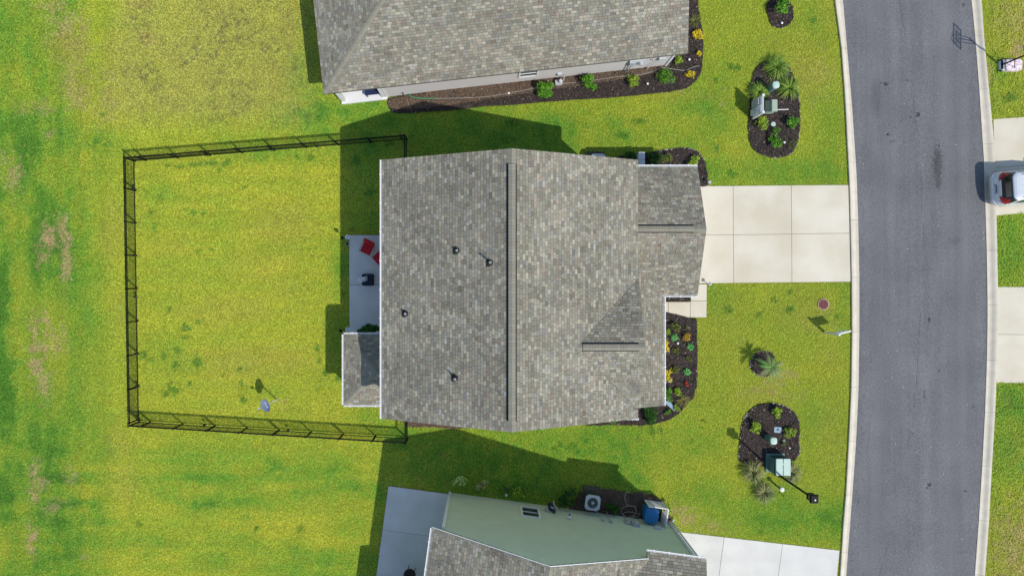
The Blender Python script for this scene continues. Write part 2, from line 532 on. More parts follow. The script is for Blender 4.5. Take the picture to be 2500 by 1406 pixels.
BROWN = [(170, 110, 60, 50, .7), (200, 200, 60, 60, .45), (270, 130, 30, 60, .5), (260, 260, 40, 50, .5), (290, 200, 60, 90, .35), (360, 90, 24, 22, .9), (350, 10, 30, 12, .9), (450, 130, 90, 60, .35), (560, 60, 120, 80, .35), (620, 190, 90, 60, .3), (500, 190, 90, 40, .3), (420, 240, 60, 40, .3), (700, 60, 30, 90, .3), (560, 260, 60, 30, .25),
         (300, 1180, 40, 60, .35), (290, 1080, 40, 50, .35), (320, 1000, 16, 60, .3), (270, 560, 30, 90, .35), (285, 760, 20, 60, .25), (690, 545, 90, 60, .45), (560, 760, 120, 40, .35), (620, 880, 160, 40, .5), (640, 640, 80, 50, .25), (420, 600, 50, 30, .25), (700, 700, 60, 40, .2), (560, 900, 80, 40, .3),
         (1960, 160, 70, 90, .35), (1900, 130, 60, 60, .2), (1680, 235, 120, 14, .3), (1780, 810, 60, 120, .2), (1960, 760, 90, 60, .25), (2020, 870, 40, 60, .25), (2030, 1060, 40, 100, .25), (1860, 970, 90, 26, .3), (1720, 880, 40, 120, .18), (2030, 20, 40, 90, .2), (2470, 1330, 60, 110, .5), (2480, 1090, 30, 60, .25), (2480, 60, 60, 90, .4), (2460, 250, 60, 30, .2), (1090, 1110, 20, 12, .5), (2460, 980, 20, 20, .3)]
CLUMP = [  # dark weedy tufts
    (410, 404, 12, 5), (440, 405, 10, 4), (465, 403, 12, 5), (490, 402, 16, 5), (520, 400, 16, 7), (545, 402, 6, 6), (555, 398, 10, 8), (535, 415, 7, 6), (757, 385, 9, 8), (724, 383, 5, 6), (597, 458, 4, 4), (738, 481, 4, 3),
    (472, 520, 9, 7), (390, 480, 9, 7), (367, 518, 5, 5), (452, 513, 6, 6), (378, 555, 7, 10), (484, 615, 7, 6), (530, 500, 5, 5), (498, 520, 6, 5), (520, 610, 8, 4), (763, 623, 4, 4), (412, 755, 8, 8), (483, 785, 6, 6), (455, 800, 14, 8), (450, 825, 10, 5),
    (433, 855, 9, 10), (484, 885, 10, 14), (428, 892, 10, 10), (400, 870, 6, 9), (585, 900, 6, 6), (543, 915, 7, 4), (588, 935, 6, 6), (595, 978, 7, 9), (405, 960, 8, 8), (464, 937, 7, 7), (420, 950, 18, 12), (775, 850, 7, 8), (780, 878, 5, 6), (793, 910, 7, 9), (828, 922, 9, 8), (784, 928, 3, 4), (350, 867, 8, 10), (370, 880, 8, 6),
    (1930, 713, 6, 8), (1889, 735, 7, 7), (1929, 757, 10, 10), (1779, 755, 11, 12), (1852, 768, 7, 6), (2044, 772, 4, 4), (1850, 1210, 5, 5), (1640, 1272, 9, 7), (1857, 1297, 7, 6), (1690, 1078, 4, 4), (1717, 1027, 5, 5), (1712, 1045, 4, 4), (1592, 1052, 9, 8), (1614, 1052, 9, 8), (1560, 1068, 5, 4), (1370, 1085, 5, 7), (1395, 1090, 16, 8), (1430, 1080, 6, 6), (1410, 1102, 6, 5), (1353, 1093, 5, 6),
    (1800, 165, 12, 10), (1563, 295, 18, 9), (1520, 330, 20, 9), (1250, 300, 20, 8), (1785, 160, 7, 7), (1987, 50, 8, 7), (1788, 425, 10, 10), (1750, 365, 8, 8), (1745, 200, 10, 10), (250, 278, 8, 5), (625, 1290, 8, 6), (735, 1292, 8, 6), (266, 118, 3, 3), (340, 1280, 9, 7), (1135, 1070, 8, 8), (2468, 240, 14, 10), (870, 390, 14, 12), (905, 470, 16, 12), (860, 560, 10, 8), (950, 350, 12, 6), (300, 395, 4, 4), (265, 355, 10, 6), (235, 345, 12, 6),
]


def blob(px, py, b, fuzz):
    d = np.sqrt(((px - b[0]) / b[2]) ** 2 + ((py - b[1]) / b[3]) ** 2)
    return np.clip(1.25 - d + fuzz, 0, 1) if False else np.clip((1.0 - d) * 1.3 + fuzz, 0, 1) * (d < 2.0)


def turf(px, py):
    px = np.asarray(px, float)
    py = np.asarray(py, float)
    n1 = fbm(px / 60, py / 60, 0)
    n2 = fbm(px / 17, py / 17, 2)
    n3 = fbm(px / 6, py / 6, 4, 3)
    stre = fbm(px / 30, py / 190, 1)
    strh = fbm(px / 170, py / 22, 3)
    g = 0.28 + (n1 - .5) * 0.42 + (n2 - .5) * .16
    west = np.clip((300 - px) / 130, 0, 1)
    g = g + west * (0.24 + (stre - .5) * .85)
    south = np.clip((py - 1040) / 90, 0, 1) * (px < 1000)
    g = g + south * (0.02 + (strh - .5) * 1.0)
    east = (px > 1000)
    g = g + east * (0.06)
    yard = (px > 330) & (px < 930) & (py > 395) & (py < 1040)
    g = g + yard * ((strh - .5) * .5 - .04)
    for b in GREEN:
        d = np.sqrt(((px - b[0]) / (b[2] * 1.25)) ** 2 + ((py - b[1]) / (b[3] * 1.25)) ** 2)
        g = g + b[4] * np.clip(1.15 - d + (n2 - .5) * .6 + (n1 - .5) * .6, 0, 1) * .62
    g = np.clip(g, 0, 1.3)
    gg = np.clip(g, 0, 1)[..., None]
    c = YEL * (1 - gg) + GRN * gg
    dk = np.clip(g - .92, 0, .4)[..., None] / .4
    c = c * (1 - dk * .7) + DKG * dk * .7
    br = np.zeros_like(px)
    for b in BROWN:
        d = np.sqrt(((px - b[0]) / b[2]) ** 2 + ((py - b[1]) / b[3]) ** 2)
        br = np.maximum(br, b[4] * np.clip((1.3 - d) * 1.2 + (n2 - .5) * 1.3, 0, 1))
    # coarse thin turf in the north west: olive, flecked with bare thatch
    nw = np.clip((px - 250) / 60, 0, 1) * np.clip((790 - px) / 80, 0, 1) * np.clip((330 - py) / 70, 0, 1)
    fl = np.clip((n3 - .53) * 7, 0, 1) * np.clip((n1 - .32) * 4, 0, 1) * nw
    br = np.clip(br * .58, 0, 1)[..., None]
    c = c * (1 - br) + BRN * br
    c = c * (1 - nw[..., None] * .32) + OLV * nw[..., None] * .32
    c = c * (1 - fl[..., None] * .6) + np.array([.17, .13, .07]) * fl[..., None] * .6
    dr = np.zeros_like(px)
    for b in DRY:
        if b[4] <= 0:
            continue
        d = np.sqrt(((px - b[0]) / b[2]) ** 2 + ((py - b[1]) / b[3]) ** 2)
        dr = np.maximum(dr, b[4] * np.clip((1.25 - d) * 1.4 + (n2 - .5) * 2.2 + (n3 - .5) * 4.2 - .45, 0, 1))
    dr = np.clip(dr, 0, 1)[..., None]
    c = c * (1 - dr * .85) + TAN * dr * .85
    cl = np.zeros_like(px)
    for b in CLUMP:
        near = (np.abs(px - b[0]) < b[2] * 2.2) & (np.abs(py - b[1]) < b[3] * 2.2)
        if not near.any():
            continue
        d = np.sqrt(((px - b[0]) / b[2]) ** 2 + ((py - b[1]) / b[3]) ** 2)
        cl = np.maximum(cl, np.clip((1.1 - d) * 2 + (n3 - .5) * 3.4, 0, 1) * near)
    cl = np.clip(cl, 0, 1)[..., None]
    c = c * (1 - cl * .72) + DKG * cl * .72
    # clover-like darker flecks and straw flecks everywhere
    f1 = np.clip((n3 - .60) * 5, 0, 1)[..., None]
    c = c * (1 - f1 * .12)
    mow = 1 + .022 * np.sin(py / 7.5 + 6 * n1) * ((px > 330) & (px < 1000)) + .03 * np.sin(px / 9.0 + 3 * n1) * (px < 300)
    c = c * (mow * np.where(east, .92, 1.0) * (1 - .10 * west) * (.93 + .14 * n2))[..., None]
    return np.clip(c, .004, .8), cl[..., 0], dr[..., 0]


def mesh_np(name, v, tris_or_quads, tint, material, kind):
    me = bpy.data.meshes.new(name)
    nv = len(v)
    k = tris_or_quads.shape[1]
    nf = len(tris_or_quads)
    me.vertices.add(nv)
    me.vertices.foreach_set("co", np.asarray(v, np.float32).ravel())
    me.loops.add(nf * k)
    me.loops.foreach_set("vertex_index", tris_or_quads.astype(np.int32).ravel())
    me.polygons.add(nf)
    me.polygons.foreach_set("loop_start", np.arange(0, nf * k, k, dtype=np.int32))
    me.polygons.foreach_set("loop_total", np.full(nf, k, np.int32))
    at = me.attributes.new("tint", 'FLOAT_COLOR', 'POINT')
    arr = np.ones((nv, 4), np.float32)
    arr[:, :3] = tint
    at.data.foreach_set("color", arr.ravel())
    me.materials.append(material)
    me.update(calc_edges=True)
    me.validate()
    return link(name, me, None, kind)


# ground sheet: fine in view, coarse rings out to the horizon
S0 = CAM_H / FOC
gx = np.concatenate([[-60000, -9000, -2500, -700], np.arange(-280, 2780, 8.0), [3400, 6000, 12000, 60000]])
gy = np.concatenate([[-60000, -9000, -2500, -700], np.arange(-280, 1680, 8.0), [2400, 5000, 12000, 60000]])
PX, PY = np.meshgrid(gx, gy)
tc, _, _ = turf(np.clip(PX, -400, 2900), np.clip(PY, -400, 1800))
FIELD = (PX > -260) & (PX < 2760) & (PY > -260) & (PY < 1660)   # where blades are sown
vx = (PX - NX) * S0
vy = -(PY - NY) * S0
vz = np.zeros_like(vx) - 0.035
ny_, nx_ = PX.shape
idx = np.arange(nx_ * ny_).reshape(ny_, nx_)
quads = np.stack([idx[1:, :-1], idx[1:, 1:], idx[:-1, 1:], idx[:-1, :-1]], -1).reshape(-1, 4)
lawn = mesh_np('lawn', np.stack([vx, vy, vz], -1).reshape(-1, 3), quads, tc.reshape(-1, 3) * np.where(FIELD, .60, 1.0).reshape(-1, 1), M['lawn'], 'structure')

# grass blades
def scatter_grass():
    n = 1700000
    px = nrg.uniform(-260, 2760, n)
    py = nrg.uniform(-260, 1660, n)
    keep = np.ones(n, bool)
    jit = nrg.normal(0, 1.5, (n, 2))
    for h in HOLES:
        keep &= ~inside(px + jit[:, 0], py + jit[:, 1], h)
    px, py = px[keep], py[keep]
    n = len(px)
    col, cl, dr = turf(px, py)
    keep = nrg.random(n) > dr * .2
    px, py, col, cl = px[keep], py[keep], col[keep], cl[keep]
    n = len(px)
    x = (px - NX) * S0
    y = -(py - NY) * S0
    a = nrg.uniform(0, 2 * np.pi, n)
    east = px > 2425
    L = nrg.uniform(.05, .105, n) * (1 + cl * .9) * np.where(east, 1.7, 1.0)
    wd = nrg.uniform(.012, .024, n) * (1 + cl * .3) * np.where(east, 1.5, 1.0)
    tilt = np.radians(nrg.uniform(42, 82, n))
    dx, dy = np.cos(a), np.sin(a)
    b = np.stack([x, y, np.full(n, -.035)], -1)
    side = np.stack([-dy, dx, np.zeros(n)], -1) * wd[:, None]
    tip = b + np.stack([dx * np.sin(tilt), dy * np.sin(tilt), np.cos(tilt)], -1) * L[:, None]
    v = np.stack([b - side, b + side, tip], 1).reshape(-1, 3)
    tone = nrg.normal(1.0, .16, n).clip(.6, 1.5)
    straw = nrg.random(n) < .035
    col = col * tone[:, None]
    col[straw] = col[straw] * .4 + np.array([.42, .36, .10]) * .6
    hue = nrg.normal(0, .07, n)
    col[:, 0] *= 1 + hue
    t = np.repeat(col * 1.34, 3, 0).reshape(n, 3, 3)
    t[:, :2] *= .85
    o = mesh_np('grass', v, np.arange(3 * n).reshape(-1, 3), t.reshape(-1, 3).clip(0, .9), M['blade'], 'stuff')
    tag(o, 'short yellow green turf blades covering the lawns', 'grass')


scatter_grass()

# ------------------------------------------------------------------ road
def asphalt():
    m = bpy.data.materials.new('asphalt')
    m.use_nodes = True
    nt = m.node_tree
    L = nt.links
    b = nt.nodes["Principled BSDF"]
    b.inputs["Roughness"].default_value = .88
    b.inputs["Specular IOR Level"].default_value = .25
    geo = nt.nodes.new("ShaderNodeNewGeometry")

    def noise(s, d=4, vec=None):
        n = nt.nodes.new("ShaderNodeTexNoise")
        n.inputs["Scale"].default_value = s
        n.inputs["Detail"].default_value = d
        L.new(vec or geo.outputs["Position"], n.inputs["Vector"])
        return n.outputs["Fac"]

    def ramp(f, a, c, ca, cb):
        r = nt.nodes.new("ShaderNodeValToRGB")
        r.color_ramp.elements[0].position, r.color_ramp.elements[1].position = a, c
        r.color_ramp.elements[0].color, r.color_ramp.elements[1].color = (*ca, 1), (*cb, 1)
        L.new(f, r.inputs[0])
        return r.outputs[0]

    def mix(f, a, c, blend='MIX', fac=1.0):
        x = nt.nodes.new("ShaderNodeMix")
        x.data_type = 'RGBA'
        x.blend_type = blend
        if f is None:
            x.inputs[0].default_value = fac
        else:
            L.new(f, x.inputs[0])
        for i, s in ((6, a), (7, c)):
            if isinstance(s, tuple):
                x.inputs[i].default_value = (*s, 1)
            else:
                L.new(s, x.inputs[i])
        return x.outputs[2]

    def mth(op, a, c=None):
        x = nt.nodes.new("ShaderNodeMath")
        x.operation = op
        for i, s in ((0, a), (1, c)):
            if s is None:
                continue
            if isinstance(s, (int, float)):
                x.inputs[i].default_value = s
            else:
                L.new(s, x.inputs[i])
        return x.outputs[0]

    base = ramp(noise(.45, 5), .3, .7, (.128, .127, .130), (.156, .155, .158))
    mp = nt.nodes.new("ShaderNodeMapping")
    mp.inputs["Scale"].default_value = (1.1, .06, 1)
    L.new(geo.outputs["Position"], mp.inputs[0])
    streak = ramp(noise(1.6, 3, mp.outputs[0]), .35, .65, (.91, .91, .91), (1.07, 1.07, 1.07))
    base = mix(None, base, streak, 'MULTIPLY')
    grain = ramp(noise(15, 8), .3, .7, (.70, .70, .70), (1.30, 1.30, 1.30))
    base = mix(None, base, grain, 'MULTIPLY')
    # pale aggregate flecks
    vo = nt.nodes.new("ShaderNodeTexVoronoi")
    vo.inputs["Scale"].default_value = 2.6
    L.new(geo.outputs["Position"], vo.inputs["Vector"])
    fl = mth('LESS_THAN', vo.outputs["Distance"], .05)
    fl = mth('MULTIPLY', fl, mth('GREATER_THAN', noise(.5, 2), .52))
    base = mix(fl, base, (.62, .62, .6))
    sx = nt.nodes.new("ShaderNodeSeparateXYZ")
    L.new(geo.outputs["Position"], sx.inputs[0])

    def spot(px, py, rx, ry, hard, amt):
        p = W(px, py)
        dx = mth('DIVIDE', mth('SUBTRACT', sx.outputs[0], p.x), rx * S0)
        dy = mth('DIVIDE', mth('SUBTRACT', sx.outputs[1], p.y), ry * S0)
        d = mth('SQRT', mth('ADD', mth('MULTIPLY', dx, dx), mth('MULTIPLY', dy, dy)))
        d = mth('ADD', d, mth('MULTIPLY', mth('SUBTRACT', noise(9, 4), .5), hard))
        r = nt.nodes.new("ShaderNodeMapRange")
        r.inputs["From Min"].default_value = .55
        r.inputs["From Max"].default_value = 1.05
        r.inputs["To Min"].default_value = amt
        r.inputs["To Max"].default_value = 0
        L.new(d, r.inputs["Value"])
        return r.outputs[0]

    tot = None
    for s in ((2288, 400, 12, 50, 3.2, .62), (2290, 445, 9, 22, 2.5, .45), (2162, 206, 7, 6, 1, .8), (2150, 203, 4, 3, 1, .6), (2241, 281, 6, 7, 2, .9), (2222, 287, 4, 3, 1, .7), (2167, 329, 5, 4, 1, .9), (2325, 85, 4, 6, 1, .4), (2353, 12, 4, 5, 1, .7), (2178, 346, 8, 5, 2, .3), (2215, 198, 9, 4, 2, .4),
              (2268, 1183, 6, 5, 1.5, .9), (2263, 1190, 4, 3, 1, .7), (2357, 1198, 5, 4, 1, .6), (2268, 780, 4, 8, 2, .8), (2256, 965, 4, 16, 3, .5), (2293, 905, 3, 3, 1, .8), (2376, 993, 6, 5, 2, .4), (2228, 1058, 3, 3, 1, .6), (2140, 240, 16, 60, 1.4, .22), (2260, 700, 10, 160, 1.8, .16), (2330, 590, 20, 12, 2, .2)):
        v = spot(*s)
        tot = v if tot is None else mth('MAXIMUM', tot, v)
    base = mix(tot, base, (.035, .034, .036))
    # hairline cracks along the lane
    for (px, k) in ((2232, 1.0), (2137, .55)):
        p = W(px, 250)
        c = mth('ADD', sx.outputs[0], mth('MULTIPLY', mth('SUBTRACT', noise(.35, 4), .5), .5))
        yy = mth('SUBTRACT', sx.outputs[1], W(0, 600).y)
        c = mth('ADD', c, mth('MULTIPLY', mth('MULTIPLY', yy, yy), .0072))
        d = mth('ABSOLUTE', mth('SUBTRACT', c, W(px + 22, 600).x))
        cr = mth('MULTIPLY', mth('LESS_THAN', d, .016), mth('GREATER_THAN', noise(.8, 3), .5))
        base = mix(mth('MULTIPLY', cr, .7 * k), base, (.06, .06, .062))
    L.new(base, b.inputs["Base Color"])
    bp = nt.nodes.new("ShaderNodeBump")
    bp.inputs["Strength"].default_value = .35
    bp.inputs["Distance"].default_value = .01
    L.new(noise(90, 3), bp.inputs["Height"])
    L.new(bp.outputs[0], b.inputs["Normal"])
    return m


M['asphalt'] = asphalt()
ys = np.linspace(-700, 2000, 120)
mb = MB()
vs, fs = [], []
for i, y in enumerate(ys):
    a, c = W(interp(WK_R, y) - 1, y), W(interp(EK_L, y) + 1, y)
    for k in range(7):
        t = k / 6
        p = a.lerp(c, t)
        vs.append((p.x, p.y, -.03 + .05 * (1 - (2 * t - 1) ** 2)))
for i in range(len(ys) - 1):
    for k in range(6):
        o = i * 7 + k
        fs.append((o + 7, o + 8, o + 1, o))
mb.add(vs, fs)
road = mb.build('road', M['asphalt'], None, smooth=True, kind='structure')


def kerb(name, road_edge, lawn_edge, joints, lawn_side):
    root = bpy.data.objects.new(name, None)
    COL.objects.link(root)
    root["kind"] = 'structure'
    prof = [(0.0, -.06), (0.0, .0), (.30, -.012), (.46, .01), (.62, .055), (.76, .085), (.95, .09), (1.0, .08), (1.0, -.06)]
    for j in range(len(joints) - 1):
        y0, y1 = joints[j] + .25, joints[j + 1] - .25
        m = MB()
        n = 5
        vs, fs = [], []
        for i in range(n):
            y = y0 + (y1 - y0) * i / (n - 1)
            a, c = W(interp(road_edge, y), y), W(interp(lawn_edge, y), y)
            for (t, z) in prof:
                p = a.lerp(c, t)
                vs.append((p.x, p.y, z))
        k = len(prof)
        for i in range(n - 1):
            for q in range(k - 1):
                f = (i * k + q, i * k + q + 1, (i + 1) * k + q + 1, (i + 1) * k + q)
                fs.append(f if lawn_side > 0 else tuple(reversed(f)))
        fs.append(tuple(range(k)))
        fs.append(tuple(reversed(range((n - 1) * k, n * k))))
        m.add(vs, fs)
        m.build('kerb_segment', M['kerb'], root)
    m = MB()
    vs, fs = [], []
    for i, y in enumerate(ys):
        a, c = W(interp(road_edge, y), y), W(interp(lawn_edge, y), y)
        vs += [(a.x, a.y, -.028), (c.x, c.y, -.028)]
    for i in range(len(ys) - 1):
        fs.append((2 * i, 2 * i + 1, 2 * i + 3, 2 * i + 2))
    m.add(vs, fs)
    m.build('kerb_base', M['joint'], root)


kerb('kerb_west', WK_R, WK_L, [-700, -563, -427, -291, -155, -18, 119, 257, 397, 537, 677, 811, 944, 1076, 1207, 1347, 1480, 1616, 1752, 1888], 1)
kerb('kerb_east', EK_L, EK_R, [-655, -519, -383, -184, -47, 88, 218, 352, 485, 612, 745, 879, 1006, 1138, 1270, 1402, 1540, 1676, 1812], 1)


# ------------------------------------------------------------------ concrete slabs
def slabs(name, quads, material, z=.0, base=None, structure=True, label=None, cat=None):
    """one child per slab; joints show the dark base between them"""
    root = bpy.data.objects.new(name, None)
    COL.objects.link(root)
    if structure:
        root["kind"] = 'structure'
    for q in quads:
        pts = [W(*p) for p in q]
        c = sum(pts, Vector()) / len(pts)
        pts = [p + (c - p).normalized() * .014 for p in pts]
        m = MB().prism([(p.x, p.y) for p in pts], -.09, z)
        o = m.build('slab', material, root)
    m = MB()
    for q in quads:
        pts = [W(*p) for p in q]
        m.prism([(p.x, p.y) for p in pts], -.11, z - .035)
    m.build('joint_bed', M['joint'], root)
    return root


slabs('driveway', [[(1640, 455), (1790, 454), (1790.5, 573.5), (1640, 574)], [(1790, 454), (1932, 452.5), (1933, 571.5), (1790.5, 573.5)], [(1932, 452.5), (2072, 451.5), (2076, 569.5), (1933, 571.5)],
                   [(1640, 574), (1790.5, 573.5), (1791.5, 691), (1640, 693)], [(1790.5, 573.5), (1933, 571.5), (1933.5, 689.5), (1791.5, 691)], [(1933, 571.5), (2076, 569.5), (2078, 688), (1933.5, 689.5)]], M['concrete'])
slabs('front_walk', [[(1686, 694), (1726, 693.5), (1725.5, 735), (1686, 735)], [(1686, 735), (1725.5, 735), (1725, 775), (1685, 775)], [(1632, 736), (1686, 735), (1685, 775), (1632, 776)], [(1580, 736), (1632, 736), (1632, 776), (1580, 776)]], M['concrete'])
slabs('patio', [[(852.5, 574), (985, 574), (985, 695.5), (853, 695.5)], [(853, 695.5), (985, 695.5), (985, 832), (853.5, 832)]], M['concrete_grey'], z=.06)
slabs('neighbour_driveway_north', [[(2425, 291), (2560, 282), (2560, 400), (2428, 409)], [(2428, 409), (2560, 400), (2560, 515), (2431, 527)], [(2560, 282), (2700, 273), (2700, 391), (2560, 400)], [(2560, 400), (2700, 391), (2700, 503), (2560, 515)]], M['concrete'])
slabs('neighbour_driveway_south', [[(2435, 700), (2580, 701), (2580, 818), (2435, 816)], [(2435, 816), (2580, 818), (2580, 936), (2432, 934)], [(2580, 701), (2730, 702), (2730, 820), (2580, 818)], [(2580, 818), (2730, 820), (2730, 938), (2580, 936)]], M['concrete'])


def gq(a0, a1, b0, b1):
    return [toplan(GL(a0, b1)), toplan(GL(a1, b1)), toplan(GL(a1, b0)), toplan(GL(a0, b0))]


slabs('neighbour_patio', [gq(-3.51, 0, -2.56, -.05), gq(-3.51, 0, -5.08, -2.56), gq(-3.51, 0, -7.6, -5.08)], M['concrete_grey'], z=.05)
slabs('green_house_driveway', [[(1600, 1291), (1768, 1310.5), (1752, 1430), (1585, 1410)], [(1768, 1310.5), (1911, 1327), (1894, 1446), (1752, 1430)], [(1911, 1327), (2050, 1343), (2038, 1462), (1894, 1446)],
                               [(1585, 1410), (1752, 1430), (1738, 1545), (1570, 1525)], [(1752, 1430), (1894, 1446), (1880, 1560), (1738, 1545)], [(1894, 1446), (2038, 1462), (2020, 1578), (1880, 1560)]], M['concrete_grey'])


# ------------------------------------------------------------------ mulch beds
def bed(key):
    poly, _, mk = BEDS[key]
    out = [W(*p) for p in BEDS_S[key]]
    root = bpy.data.objects.new('mulch_bed', None)
    COL.objects.link(root)
    c = sum(out, Vector()) / len(out)
    root.location = (c.x, c.y, 0)
    root["kind"] = 'structure'
    bm = bmesh.new()
    r = random.Random(len(key))
    ring = [bm.verts.new((p.x + r.uniform(-.045, .045) - c.x, p.y + r.uniform(-.045, .045) - c.y, -.045)) for p in out]
    f = bm.faces.new(ring)
    ins = bmesh.ops.inset_region(bm, faces=[f], thickness=.06)
    dz = .03 if 'strip' in key else 0
    for v in f.verts:
        v.co.z = .02 + dz
    bmesh.ops.triangulate(bm, faces=list(bm.faces))
    bmesh.ops.subdivide_edges(bm, edges=list(bm.edges), cuts=2, use_grid_fill=True)
    for v in bm.verts:
        if v.co.z > .015:
            v.co.z += .05 * float(fbm(np.array(v.co.x * 3), np.array(v.co.y * 3), 1)) + r.uniform(-.01, .01)
    bm.normal_update()
    me = bpy.data.meshes.new('mulch_surface')
    bm.to_mesh(me)
    bm.free()
    me.materials.append(M[mk])
    link('mulch_surface', me, root)
    # loose chips
    pts = np.array(BEDS_S[key])
    x0, y0 = pts.min(0)
    x1, y1 = pts.max(0)
    area = (x1 - x0) * (y1 - y0) * S0 * S0
    n = int(area * 260)
    qx = nrg.uniform(x0, x1, n)
    qy = nrg.uniform(y0, y1, n)
    k = inside(qx, qy, BEDS_S[key])
    m = MB()
    for px, py in zip(qx[k], qy[k]):
        p = W(px, py)
        a = r.uniform(0, math.pi)
        l, w = r.uniform(.02, .065), r.uniform(.007, .018)
        d = Vector((math.cos(a) * l, math.sin(a) * l, r.uniform(-.02, .02)))
        s = Vector((-math.sin(a) * w, math.cos(a) * w, r.uniform(-.008, .008)))
        z = r.uniform(.045, .08) + dz
        q = Vector((p.x, p.y, z))
        t = r.random()
        br = mk == 'mulch_brown'
        if t < .018:
            m.cur = (.34, .29, .23)
        elif t < .45:
            m.cur = (.20, .13, .085) if br else (.105, .080, .066)
        else:
            m.cur = (.09, .062, .042) if br else (.035, .027, .024)
        m.add([q - d - s, q + d - s, q + d + s, q - d + s, q + Vector((0, 0, -.02))], [(0, 1, 2, 3), (0, 4, 1), (2, 4, 3)])
    m.build('mulch_chips', M['chip'], root, kind='stuff')
    return root


bed_roots = {k: bed(k) for k in BEDS}


def edging(key, arcs, n, seed):
    """pale edging stones along part of a bed rim"""
    r = random.Random(seed)
    out = BEDS_S[key]
    m = MB()
    for (a, b) in arcs:
        k = int(n * (b - a))
        for i in range(k):
            t = (a + (b - a) * r.random()) * len(out)
            p0, p1 = out[int(t) % len(out)], out[(int(t) + 1) % len(out)]
            q = W(p0[0] + (p1[0] - p0[0]) * (t % 1) + r.uniform(-1.5, 1.5), p0[1] + (p1[1] - p0[1]) * (t % 1) + r.uniform(-1.5, 1.5))
            s = r.uniform(.025, .06)
            m.box((q.x, q.y, .03), (s * 1.5, s, s), r.uniform(0, 3), taper=.6)
    m.build('edging_stones', M['stone'], bed_roots[key], kind='stuff')


edging('pedestal_bed', [(.42, .78), (.30, .36), (.02, .1)], 130, 1)
edging('palm_bed', [(0, .35), (.7, 1)], 60, 2)
edging('transformer_bed', [(0, .25), (.35, .75)], 110, 3)
edging('garage_side_bed', [(.2, .72)], 70, 4)
edging('front_bed', [(.1, .3)], 30, 5)
edging('ring_bed', [(.1, .4)], 12, 6)
# ------------------------------------------------------------------ roofs
TONES = [((.335, .318, .240), .17), ((.243, .228, .176), .38), ((.205, .191, .148), .23), ((.228, .192, .152), .10), ((.213, .204, .177), .12)]


def clip_poly(poly, rect):
    u0, u1, v0, v1 = rect

    def half(ps, f):
        out = []
        for i in range(len(ps)):
            a, b = ps[i], ps[(i + 1) % len(ps)]
            fa, fb = f(a), f(b)
            if fa >= 0:
                out.append(a)
            if (fa >= 0) != (fb >= 0):
                t = fa / (fa - fb)
                out.append((a[0] + (b[0] - a[0]) * t, a[1] + (b[1] - a[1]) * t))
        return out
    ps = poly
    for f in (lambda p: p[0] - u0, lambda p: u1 - p[0], lambda p: p[1] - v0, lambda p: v1 - p[1]):
        ps = half(ps, f)
        if len(ps) < 3:
            return []
    return ps


